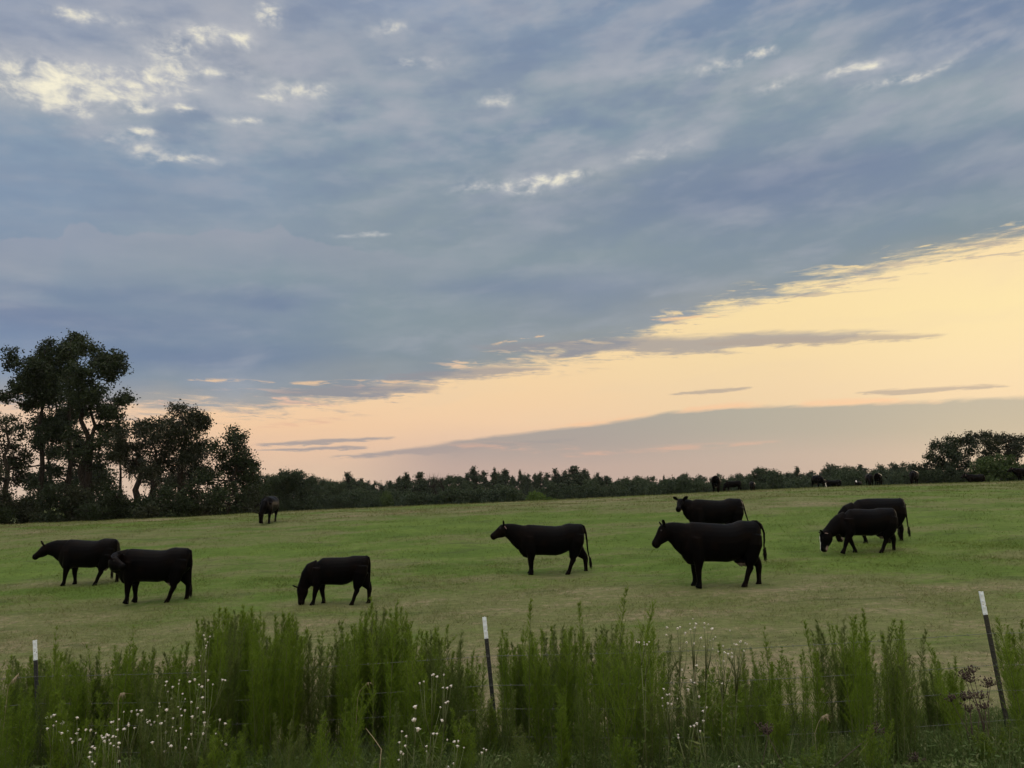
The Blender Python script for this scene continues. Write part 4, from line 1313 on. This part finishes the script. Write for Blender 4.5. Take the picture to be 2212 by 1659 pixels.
put(b.inputs['Base Color'], (0.40, 0.32, 0.10)); b.inputs['Roughness'].default_value = 0.8
m_brown, b = new_mat('brown_seed_heads')
put(b.inputs['Base Color'], (0.045, 0.030, 0.025)); b.inputs['Roughness'].default_value = 0.9


def fennel(seed, stems=6, spread=.16, loose=0.0, H=1.5):
    """a clump of feathery plumes 1.5 m tall: stems plus fine upswept blades"""
    rng = np.random.default_rng(seed)
    sb = MB()
    V_, F_, A_l = [], [], []
    off = 0
    for k in range(stems):
        r = spread * math.sqrt(rng.random()); an = rng.uniform(0, 6.28)
        bx, by = r * math.cos(an) * .5, r * math.sin(an) * .5
        h = H * (rng.uniform(.70, 1.0) if k else 1.0)
        ox, oy = r * math.cos(an) * (1.3 + loose) + rng.normal() * .03, r * math.sin(an) * (1.3 + loose) + rng.normal() * .03
        nod = rng.normal() * .035 + (rng.normal() * .10 if rng.random() < .12 else 0)
        N = 10
        pts = []
        for i in range(N + 1):
            f = i / N
            pts.append(np.array([bx + (ox - bx) * f ** 1.3 + nod * f ** 4, by + (oy - by) * f ** 1.3, h * f - abs(nod) * .4 * f ** 5]))
        sb.add(tube([Vector(q) for q in pts], [.0055 * (1 - .8 * i / N) for i in range(N + 1)], 4))
        pts = np.array(pts)
        # side twigs carrying needle leaves
        nt = int(rng.uniform(125, 155) * h / 1.5)
        fz = np.sort(.12 + .88 * rng.random(nt) ** .85)
        base = np.stack([np.interp(fz, np.linspace(0, 1, N + 1), pts[:, c]) for c in range(3)], 1)
        ta = rng.uniform(0, 6.28, nt)
        env = np.clip((1.0 - fz) / .45, .10, 1.0) ** .8 * np.clip((fz) / .35, .35, 1)
        ln = (.15 + loose * .14) * env * rng.uniform(.6, 1.25, nt)
        out = .42 + .30 * rng.random(nt)
        dirn = np.stack([np.cos(ta) * out, np.sin(ta) * out, np.ones(nt)], 1); dirn /= np.linalg.norm(dirn, axis=1)[:, None]
        m = 13
        g = rng.random((nt, m)) ** .8
        P0 = base[:, None, :] + dirn[:, None, :] * (ln[:, None] * g)[:, :, None]
        P0 = P0.reshape(-1, 3)
        D0 = np.repeat(dirn, m, axis=0) + rng.normal(size=(nt * m, 3)) * .38
        D0 /= np.linalg.norm(D0, axis=1)[:, None]
        ll = rng.uniform(.014, .038, nt * m)
        sdv = np.cross(D0, rng.normal(size=(nt * m, 3))); sdv /= np.linalg.norm(sdv, axis=1)[:, None] + 1e-9
        wv = rng.uniform(.0011, .0020, nt * m)[:, None]
        tri = np.stack([P0 - sdv * wv, P0 + sdv * wv, P0 + D0 * ll[:, None]], 1).reshape(-1, 3)
        V_.append(tri); F_.append(np.arange(len(tri)).reshape(-1, 3) + off); off += len(tri)
        A_l.append(np.repeat(np.clip(rng.random(nt * m) * .55 + np.repeat(fz, m) ** 2 * .5, 0, 1), 3))  # needles paler towards the tips: light on the tops put into the colour
        # twig axes
        wt = .0016
        sd2 = np.cross(dirn, rng.normal(size=(nt, 3))); sd2 /= np.linalg.norm(sd2, axis=1)[:, None] + 1e-9
        tri = np.stack([base - sd2 * wt, base + sd2 * wt, base + dirn * ln[:, None]], 1).reshape(-1, 3)
        V_.append(tri); F_.append(np.arange(len(tri)).reshape(-1, 3) + off); off += len(tri)
        A_l.append(np.repeat(rng.random(nt), 3))
    return sb.mesh('stems'), arr_mesh('foliage', np.concatenate(V_), np.concatenate(F_), attrs={'var': np.concatenate(A_l)})


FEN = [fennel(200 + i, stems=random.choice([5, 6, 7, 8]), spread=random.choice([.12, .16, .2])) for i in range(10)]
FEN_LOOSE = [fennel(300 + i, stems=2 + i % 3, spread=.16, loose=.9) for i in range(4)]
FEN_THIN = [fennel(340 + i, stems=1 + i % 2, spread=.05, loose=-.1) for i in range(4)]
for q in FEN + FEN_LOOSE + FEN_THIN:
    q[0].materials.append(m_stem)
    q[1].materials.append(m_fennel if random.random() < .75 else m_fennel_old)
GF = 'feathery green weeds along the fence'
_fen_list = []


def put_fennel(px, top, D, proto, desc=None, force=False):
    t, s_ = st(px, top)
    x = t * D; zg = GZf(x, D) - .02
    h = s_ * D - zg
    if h < .25: return
    if not force and D < 8.3 - 1.25 * (px - 75) / 2044 + .05 and min(abs(px - q_) for q_ in (76, 1052, 2128, 2155)) < 40: return
    _fen_list.append((px, D, h, x, zg, proto, desc))


SEG = [  # x0, x1, top, jitter, count, depth lo, hi
    (-30, 110, 1418, 18, 9, 6.6, 7.6), (60, 250, 1405, 18, 13, 7.2, 8.6), (240, 430, 1395, 20, 15, 7.2, 8.6), (440, 640, 1318, 22, 16, 6.8, 8.0), (470, 600, 1330, 14, 8, 6.4, 7.0), (640, 770, 1372, 16, 8, 6.8, 7.8),
    (755, 965, 1345, 22, 18, 6.6, 7.8), (770, 880, 1312, 12, 6, 6.8, 7.2), (880, 1035, 1410, 18, 9, 6.8, 7.8), (1075, 1290, 1358, 18, 17, 6.6, 7.6), (1290, 1345, 1345, 18, 4, 6.6, 7.2), (1345, 1425, 1368, 14, 5, 6.4, 7.0),
    (1440, 1690, 1445, 22, 14, 6.6, 7.8), (1600, 1680, 1400, 16, 4, 7, 7.6), (1700, 1750, 1410, 14, 3, 7, 7.6), (1765, 1905, 1345, 18, 10, 6.8, 7.4), (1905, 1950, 1352, 12, 3, 6.6, 7.2), (1985, 2065, 1415, 14, 4, 6.6, 7.2),
    (2180, 2240, 1345, 20, 4, 6.2, 6.8)]
for x0, x1, tp, jit, cnt, d0, d1 in SEG:
    for i in range(int(cnt * 1.35)):
        cnt_ = int(cnt * 1.35)
        px = x0 + (x1 - x0) * (i + .5) / cnt_ + random.uniform(-8, 8)
        Df = 8.3 - 1.25 * (px - 75) / 2044
        put_fennel(px, tp + abs(random.gauss(0, jit)) * 1.2 - 8, Df + (random.uniform(.10, 1.1) if random.random() < .8 else random.uniform(-.9, -.1)), random.choice(FEN if (px < 1430 or random.random() < .5) else FEN + FEN_THIN + FEN_THIN))
for px, tp, D in [(1138, 1292, 7.1), (1322, 1262, 6.6), (1245, 1300, 7.2), (820, 1292, 7.0), (850, 1296, 7.1), (480, 1312, 7.2), (512, 1310, 7.3), (268, 1352, 7.6), (142, 1350, 7.8), (80, 1352, 8.0), (1905, 1330, 7.0), (620, 1335, 7.5),
                  (1946, 1338, 6.9), (1548, 1390, 7.2), (1668, 1352, 7.3), (1865, 1318, 7.0), (1830, 1322, 7.1)]:
    put_fennel(px, tp, D, random.choice(FEN_THIN), 'slim tall')
for px, tp, D in [(2150, 1312, 6.7), (2110, 1345, 6.6), (2080, 1400, 6.4), (1395, 1352, 6.3), (1322, 1300, 6.4), (2200, 1330, 6.5)]:
    put_fennel(px, tp, D, random.choice(FEN_LOOSE), 'open-branched')
for i in range(34):   # shorter growth in front
    px = -20 + 2260 * (i + .5) / 34 + random.uniform(-20, 20)
    if 1950 < px < 2160 or 1440 < px < 1600: continue
    put_fennel(px, random.uniform(1475, 1590) + (40 if px > 1450 else 0), random.uniform(5.7, 6.5), random.choice(FEN), 'short')
for px, tp, D in [(70, 1466, 7.6), (92, 1474, 7.5), (48, 1480, 7.4), (1062, 1486, 6.9), (1040, 1500, 6.8), (1085, 1478, 7.0), (2160, 1562, 6.3), (2185, 1545, 6.2), (2135, 1575, 6.1)]:
    put_fennel(px, tp, D, random.choice(FEN), 'post-side', True)
_fen_list.sort(key=lambda q: q[0])
posts_px = [(75, 'left'), (1046, 'middle'), (2119, 'right')]
cnts = {}
for (px, D, h, x, zg, proto, desc) in _fen_list:
    pn = min(posts_px, key=lambda q: abs(q[0] - px))
    sd_ = 'left' if px < pn[0] else 'right'
    row = 'behind the wires' if D > 7.4 else 'at the wires' if D > 6.6 else 'before the wires'
    key = (desc or 'bushy', pn[1], sd_, row)
    cnts[key] = cnts.get(key, 0) + 1
    lab = '%s feathery weed %s, %s such %s of the %s post' % (desc or 'bushy', row, ordinal(cnts[key]), sd_, pn[1])
    sc = h / 1.5
    root = thing('feathery_weed', lab, 'weed', (x, D, zg), random.uniform(0, 6.28), GF, (min(1.15, .55 + .45 * sc), min(1.15, .55 + .45 * sc), sc))
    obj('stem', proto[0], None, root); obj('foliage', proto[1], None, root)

# white-flowered weeds
def flower_mesh(seed):
    rng = random.Random(seed)
    vs, fs = [], []
    n = 13
    for i in range(n):
        a0 = 2 * math.pi * i / n + rng.uniform(-.1, .1); w = .15
        r = .0125 * rng.uniform(.85, 1.15)
        k = len(vs)
        vs += [Vector((.003 * math.cos(a0), .003 * math.sin(a0), 0)), Vector((r * .8 * math.cos(a0 - w), r * .8 * math.sin(a0 - w), .0035)),
               Vector((r * math.cos(a0), r * math.sin(a0), .005)), Vector((r * .8 * math.cos(a0 + w), r * .8 * math.sin(a0 + w), .0035))]
        fs.append((k, k + 1, k + 2, k + 3))
    # fluffy middle
    mb = MB(); mb.v, mb.f = vs, fs
    mb.add(tube([(0, 0, -.009), (0, 0, -.002), (0, 0, .005), (0, 0, .008)], [.003, .0065, .0075, .004], 8))
    return mb


fl_me = [flower_mesh(i).mesh('flower_head', False) for i in range(3)]
for m_ in fl_me: m_.materials.append(m_petal)


def flower_weed(px_list, D, base_px, label, seed, size=1.0):
    """px_list: picture points of the flower heads; D depth"""
    rng = random.Random(seed)
    t = st(base_px, 1600)[0]
    base = Vector((t * D, D, GZf(t * D, D) - .02))
    root = thing('flowering_weed', label, 'wildflower', base, 0, 'white-flowered weeds in the fence row')
    sb = MB()
    heads = []
    for (x, y) in px_list:
        d_ = D + rng.gauss(0, .10)
        heads.append(at(x, y, d_) - base)
    cx_ = sum(h.x for h in heads) / len(heads); zt = max(h.z for h in heads); zm = min(h.z for h in heads)
    # a few main stems, branches up to each head
    nst = max(2, len(heads) // 6)
    hs = sorted(heads, key=lambda h: h.x)
    groups = [hs[i * len(hs) // nst:(i + 1) * len(hs) // nst] for i in range(nst)]
    lv = []
    for gp in groups:
        if not gp: continue
        gx_ = sum(h.x for h in gp) / len(gp); gz_ = min(h.z for h in gp); gy_ = sum(h.y for h in gp) / len(gp)
        node = Vector((gx_ * .9, gy_, max(.15, gz_ - .16)))
        b0 = Vector((gx_ * .45 + rng.gauss(0, .03), gy_ * .5, 0))
        sb.add(tube([b0, b0.lerp(node, .5) + Vector((rng.gauss(0, .015), 0, 0)), node], [.005, .0042, .0034], 5))
        for h in gp:
            m1 = node.lerp(h, .45) + Vector((rng.gauss(0, .01), rng.gauss(0, .01), -.03))
            sb.add(tube([node.lerp(b0, rng.uniform(0, .25)), m1, h - Vector((0, 0, .008))], [.0028, .0022, .0014], 4))
        for i in range(60):
            f = rng.random() ** .7
            lv.append(b0.lerp(node, f) + Vector((rng.gauss(0, .03), rng.gauss(0, .03), rng.gauss(0, .02))))
    obj('stem', sb.mesh('stem'), m_stem, root)
    r2 = np.random.default_rng(seed)
    v, f, a = leaf_quads(np.array([tuple(q) for q in lv]), .055, r2, .28, .6)
    obj('foliage', arr_mesh('foliage', v, f, attrs={'var': a}), m_fennel_old, root)
    for h in heads:
        o = bpy.data.objects.new('flower_head', rng.choice(fl_me)); COL.objects.link(o); o.parent = root
        o.location = h; o.rotation_euler = (rng.gauss(.1, .3), rng.gauss(0, .3), rng.uniform(0, 6.28))
        s = size * rng.uniform(.6, 1.15); o.scale = (s, s, s)
    return root


def Z7(*q): return [(713.2 + x * .372, 1234.4 + y * .372) for x, y in q]
def Z8(*q): return [(1426.4 + x * .3552, 1234.4 + y * .3552) for x, y in q]
def Z6(*q): return [(x * .3472, 1289.2 + y * .3472) for x, y in q]


flower_weed(Z8((198, 290), (180, 318), (216, 320), (268, 316), (292, 322), (40, 342), (120, 340), (105, 348), (183, 354), (212, 344), (268, 342), (316, 350), (36, 386), (152, 376), (248, 406), (302, 420), (322, 412), (336, 400), (160, 432), (205, 438), (116, 468)), 6.5, 1478,
            'tall white-flowered weed with the widest head, right of the open-branched weed', 1)
flower_weed(Z8((424, 360), (382, 454), (352, 488), (318, 470), (390, 494), (412, 503), (434, 496), (436, 520), (386, 546), (266, 458), (448, 440), (484, 430), (490, 426), (516, 436), (528, 442), (462, 446), (506, 484)), 6.6, 1560,
            'white-flowered weed with flat-topped sprays right of the widest flowering weed', 2)
flower_weed(Z8((132, 598), (222, 574), (376, 682), (186, 664), (208, 678), (20, 716), (40, 752), (56, 748), (12, 770), (46, 804), (14, 818), (68, 806), (104, 774), (236, 762), (170, 720), (282, 828)), 6.2, 1470,
            'white-flowered weed low below the widest flowering weed', 3)
flower_weed(Z8((262, 910), (222, 926), (184, 944), (206, 940), (242, 972), (110, 1012), (108, 994), (260, 850), (478, 1188)), 5.8, 1500, 'sparse white-flowered weed near the bottom below the widest flowering weed', 4)
flower_weed(Z7((1780, 412), (1794, 412), (1822, 414), (1852, 410), (1824, 428), (1840, 424)), 6.3, 1385, 'flat white flower spray against the open-branched weed', 5)
flower_weed(Z7((590, 604), (600, 600), (622, 612), (660, 600), (656, 676), (680, 678), (702, 666), (684, 758), (672, 764), (640, 790), (520, 650), (544, 640)), 6.2, 940, 'white-flowered weed left of the middle post', 6)
flower_weed(Z7((494, 788), (488, 864), (510, 918), (648, 866)), 5.9, 900, 'large white blooms on a short weed left of the middle post', 7, 1.7)
flower_weed(Z7((620, 944), (600, 944), (416, 930), (442, 958), (402, 994), (436, 1014), (410, 1050), (560, 1016), (680, 978), (722, 990), (744, 986), (740, 1016), (776, 1024), (398, 1096), (560, 1046), (716, 1116), (424, 1060), (684, 1136)), 5.7, 930,
            'low white-flowered weed at the bottom left of the middle post', 8)
flower_weed(Z7((880, 1054), (906, 1038), (892, 1030)), 5.7, 1045, 'few-flowered weed at the bottom below the middle post', 9)
flower_weed(Z6((1268, 240), (1306, 248), (1276, 264), (1292, 282), (1284, 304), (1280, 318), (1248, 368), (1240, 396)), 6.6, 440, 'pinkish-white flowers on a tall thin stalk in the gap between two clumps', 10, .8)
flower_weed(Z6((1036, 530), (1030, 552), (1116, 520), (1112, 542), (1212, 516), (1180, 530), (1280, 464), (1294, 520), (1384, 518), (1400, 520), (1238, 548), (1256, 560), (1324, 546), (1044, 590), (1074, 562), (1136, 604), (1152, 636), (1066, 636), (1190, 656), (1260, 628), (1228, 692), (1108, 686), (1124, 700), (1150, 708)), 6.2, 405,
            'large white-flowered weed below the gap between two clumps', 11)
flower_weed(Z6((992, 664), (992, 684), (1036, 704), (980, 742), (1076, 758), (1196, 748), (1130, 740), (1272, 786), (1268, 720), (1368, 766), (1400, 790), (1002, 790), (1026, 772), (1074, 810), (1122, 820), (1030, 846), (1272, 802), (1190, 856), (1264, 852), (1008, 888), (948, 908), (1048, 912), (1064, 930), (1154, 940), (1174, 886), (1024, 964), (1380, 896), (1406, 918), (1342, 852), (1096, 834)), 5.9, 395,
            'densest white-flowered weed, low in the left part', 12)
flower_weed(Z6((770, 716), (818, 714), (850, 706), (880, 710), (856, 734), (884, 742), (740, 764), (800, 788), (800, 800), (772, 824), (732, 828), (694, 782), (706, 776), (912, 766), (940, 796), (918, 782), (960, 780), (932, 772), (838, 818)), 6.0, 285,
            'spreading white-flowered weed left of the densest flowering weed', 13)
flower_weed(Z6((632, 866), (656, 872), (676, 864), (704, 870), (720, 872), (680, 892), (650, 900), (740, 912), (706, 928), (576, 934), (590, 944), (560, 970), (640, 880), (688, 914), (736, 936), (574, 1028), (590, 1040), (556, 1000), (740, 1024), (664, 860)), 5.7, 225,
            'white-flowered weed at the bottom left, lowest and nearest', 14)
flower_weed(Z6((336, 738), (318, 748), (292, 754), (350, 776), (388, 776), (386, 790), (396, 784), (294, 822), (334, 802), (384, 850), (372, 842), (420, 838), (440, 884), (380, 896), (480, 754), (488, 826), (478, 852), (564, 830), (534, 828), (596, 848), (498, 890), (450, 905)), 6.0, 145,
            'white-flowered weed farthest left, below the left post', 15)

# dark seed-head weeds at the right post
def seed_weed(heads, D, base_px, label, seed):
    rng = random.Random(seed)
    t = st(base_px, 1600)[0]
    base = Vector((t * D, D, GZf(t * D, D) - .02))
    root = thing('seedhead_weed', label, 'weed', base, 0, 'withered seed-head weeds')
    sb = MB(); hb = []
    for (x, y) in heads:
        h = at(x, y, D + rng.gauss(0, .05)) - base
        m1 = Vector((h.x * .5 + rng.gauss(0, .03), h.y, h.z * .55))
        sb.add(tube([(rng.gauss(0, .02), 0, 0), m1, h], [.004, .0032, .002], 5))
        mb = MB()
        for k in range(26):
            e = h + Vector((rng.gauss(0, .028), rng.gauss(0, .028), rng.uniform(.0, .05)))
            mb.add(tube([h - Vector((0, 0, .01)), e], [.0012, .0012], 3))
            mb.add(tube([e - Vector((0, 0, .004)), e + Vector((0, 0, .008))], [.0055, .003], 5))
        hb.append(mb)
    obj('stem', sb.mesh('stem'), m_brown, root)
    for mb in hb: obj('seed_head', mb.mesh('seed_head'), m_brown, root)


seed_weed(Z8((1870, 630), (1900, 612), (1850, 650), (1884, 670), (1990, 700), (2010, 690)), 6.5, 2135, 'withered brown seed heads left of the right post', 1)
seed_weed(Z8((1850, 780), (1770, 786), (1970, 830), (1950, 770), (1880, 770), (1880, 850)), 6.2, 2120, 'withered brown seed heads low before the right post', 2)
seed_weed(Z8((640, 970), (660, 985), (1315, 970), (1550, 1150)), 5.8, 1700, 'withered brown seed heads near the bottom right of the flowers', 3)

# dead stalks leaning among the weeds
def stalk(pts_px, D, label, r=.004, seeds=0, seed=1):
    rng = random.Random(seed)
    P = [at(x, y, D + .02 * i) for i, (x, y) in enumerate(pts_px)]
    base = Vector((P[0].x, P[0].y, GZf(P[0].x, P[0].y)))
    if P[0].z > base.z + .02: P = [base + Vector((rng.uniform(-.05, .05), 0, -.02))] + P
    P = [p_ - base for p_ in P]
    mb = MB(); mb.add(tube(P, [r * .55 * (1 - .7 * i / (len(P) - 1)) for i in range(len(P))], 5))
    for k in range(seeds):
        f = rng.random()
        q = P[-2].lerp(P[-1], f)
        e = q + Vector((rng.gauss(0, .02), rng.gauss(0, .02), -rng.uniform(.02, .06)))
        mb.add(tube([q, e], [.0022, .001], 3))
    o = obj('dry_stalk', mb.mesh('dry_stalk'), m_dry, None, base)
    o['label'] = label; o['category'] = 'dead stalk'; o['group'] = 'dead stalks in the fence row'


stalk(Z7((297, 1032), (250, 965), (207, 910)), 5.8, 'thick pale dead stalk leaning left, low between left and middle posts', .008)
#stalk(Z7((185, 1105), (150, 1040), (105, 960)), 5.7, 'pale bent stalk at the bottom edge beneath the thick leaning one', .005, seed=2)
stalk(Z8((1165, 1165), (1240, 1070), (1340, 930)), 5.9, 'long thin straw slanting up to the right, left of the right post', .004, seed=3)
stalk(Z8((925, 830), (945, 760), (965, 715), (990, 705)), 6.4, 'straw with drooping seed head, upper of two near the bushy weeds', .003, 22, 4)
stalk(Z8((940, 985), (960, 920), (985, 880), (1015, 865)), 6.2, 'straw with drooping seed head, lower of two near the bushy weeds', .003, 22, 5)
stalk(Z6((735, 695), (735, 640), (750, 600), (775, 595)), 6.3, 'grass straw with nodding tip left of the densest flowers', .003, 18, 6)
stalk(Z6((50, 560), (80, 515), (120, 472)), 6.8, 'straw with feathery tip at the left edge before the left post', .003, 18, 7)
stalk(Z7((160, 735), (175, 690), (215, 645), (235, 645)), 6.4, 'pale arching straw before the tall clump left of the middle post', .003, 6, 8)
stalk(Z8((1445, 785), (1500, 720), (1570, 670)), 6.4, 'straw with spreading pale head right of the tall bushy clump', .003, 26, 9)

# ground-hugging leaves and grass nobody could count
m_under = leaf_material('undergrowth_leaves', (0.055, 0.095, 0.024), (0.085, 0.135, 0.035), 0.35, 2.0, c3=(0.18, 0.19, 0.09))
n = 95000
y = 5.0 + 3.8 * RNG.random(n) ** 1.1
x = RNG.uniform(-.78, .78, n) * y
hm_ = .34 * np.clip(1.55 - (y - 5.0) * .42, .25, 1) * (0.35 + .9 * vnoise(x, y, 1.6, 5))
z = ground_z(x, y) + hm_ * RNG.random(n) ** .8
v, f, a = leaf_quads(np.stack([x, y, z], 1), .034, RNG, .42, .25)
o = obj('undergrowth', arr_mesh('undergrowth', v, f, attrs={'var': a}), m_under)
o['kind'] = 'stuff'; o['label'] = 'low leafy weeds along the roadside bank'
n = 42000
y = 5.0 + 3.6 * RNG.random(n)
x = RNG.uniform(-.78, .78, n) * y
hh = RNG.uniform(.10, .42, n) * (0.4 + .9 * vnoise(x, y, 1.3, 8)) * np.clip(1.4 - (y - 5) * .25, .4, 1)
z = ground_z(x, y)
an = RNG.uniform(0, 6.28, n); ln = RNG.uniform(.1, .7, n) * hh
P0 = np.stack([x, y, z], 1); dr = np.stack([np.cos(an) * ln, np.sin(an) * ln, hh], 1)
sdv = np.stack([np.sin(an + 1), np.cos(an + 1), np.zeros(n)], 1) * RNG.uniform(.0015, .0035, n)[:, None]
P1 = P0 + dr * np.array([.4, .4, .62]); P2 = P0 + dr
v = np.stack([P0 - sdv, P0 + sdv, P1 + sdv * .8, P1 - sdv * .8], 1).reshape(-1, 3)
f = np.arange(4 * n).reshape(n, 4)
v2 = np.stack([P1 - sdv * .8, P1 + sdv * .8, P2 + sdv * .1, P2 - sdv * .1], 1).reshape(-1, 3)
o = obj('roadside_grass', arr_mesh('roadside_grass', np.concatenate([v, v2]), np.concatenate([f, f + len(v)]), attrs={'var': np.concatenate([np.repeat(RNG.random(n), 4)] * 2)}), m_under)
o['kind'] = 'stuff'; o['label'] = 'rough grass along the roadside bank'

# ------------------------------------------------------------------ haze
m_haze = bpy.data.materials.new('haze'); m_haze.use_nodes = True
hn = m_haze.node_tree; hn.nodes.clear()
pv = hn.nodes.new('ShaderNodeVolumePrincipled'); pv.inputs['Density'].default_value = 0.00007
pv.inputs['Color'].default_value = (0.80, 0.86, 0.92, 1); pv.inputs['Anisotropy'].default_value = 0.2
ho = hn.nodes.new('ShaderNodeOutputMaterial'); hn.links.new(pv.outputs[0], ho.inputs['Volume'])
hv, hf = box(-420, 420, -60, 420, float(GZZ.min()) - 1.5, 26)
haze = obj('haze', py_mesh('haze', hv, hf, False), m_haze)
haze['kind'] = 'stuff'; haze['label'] = 'thin evening haze over the pasture'
SC.cycles.volume_bounces = 0
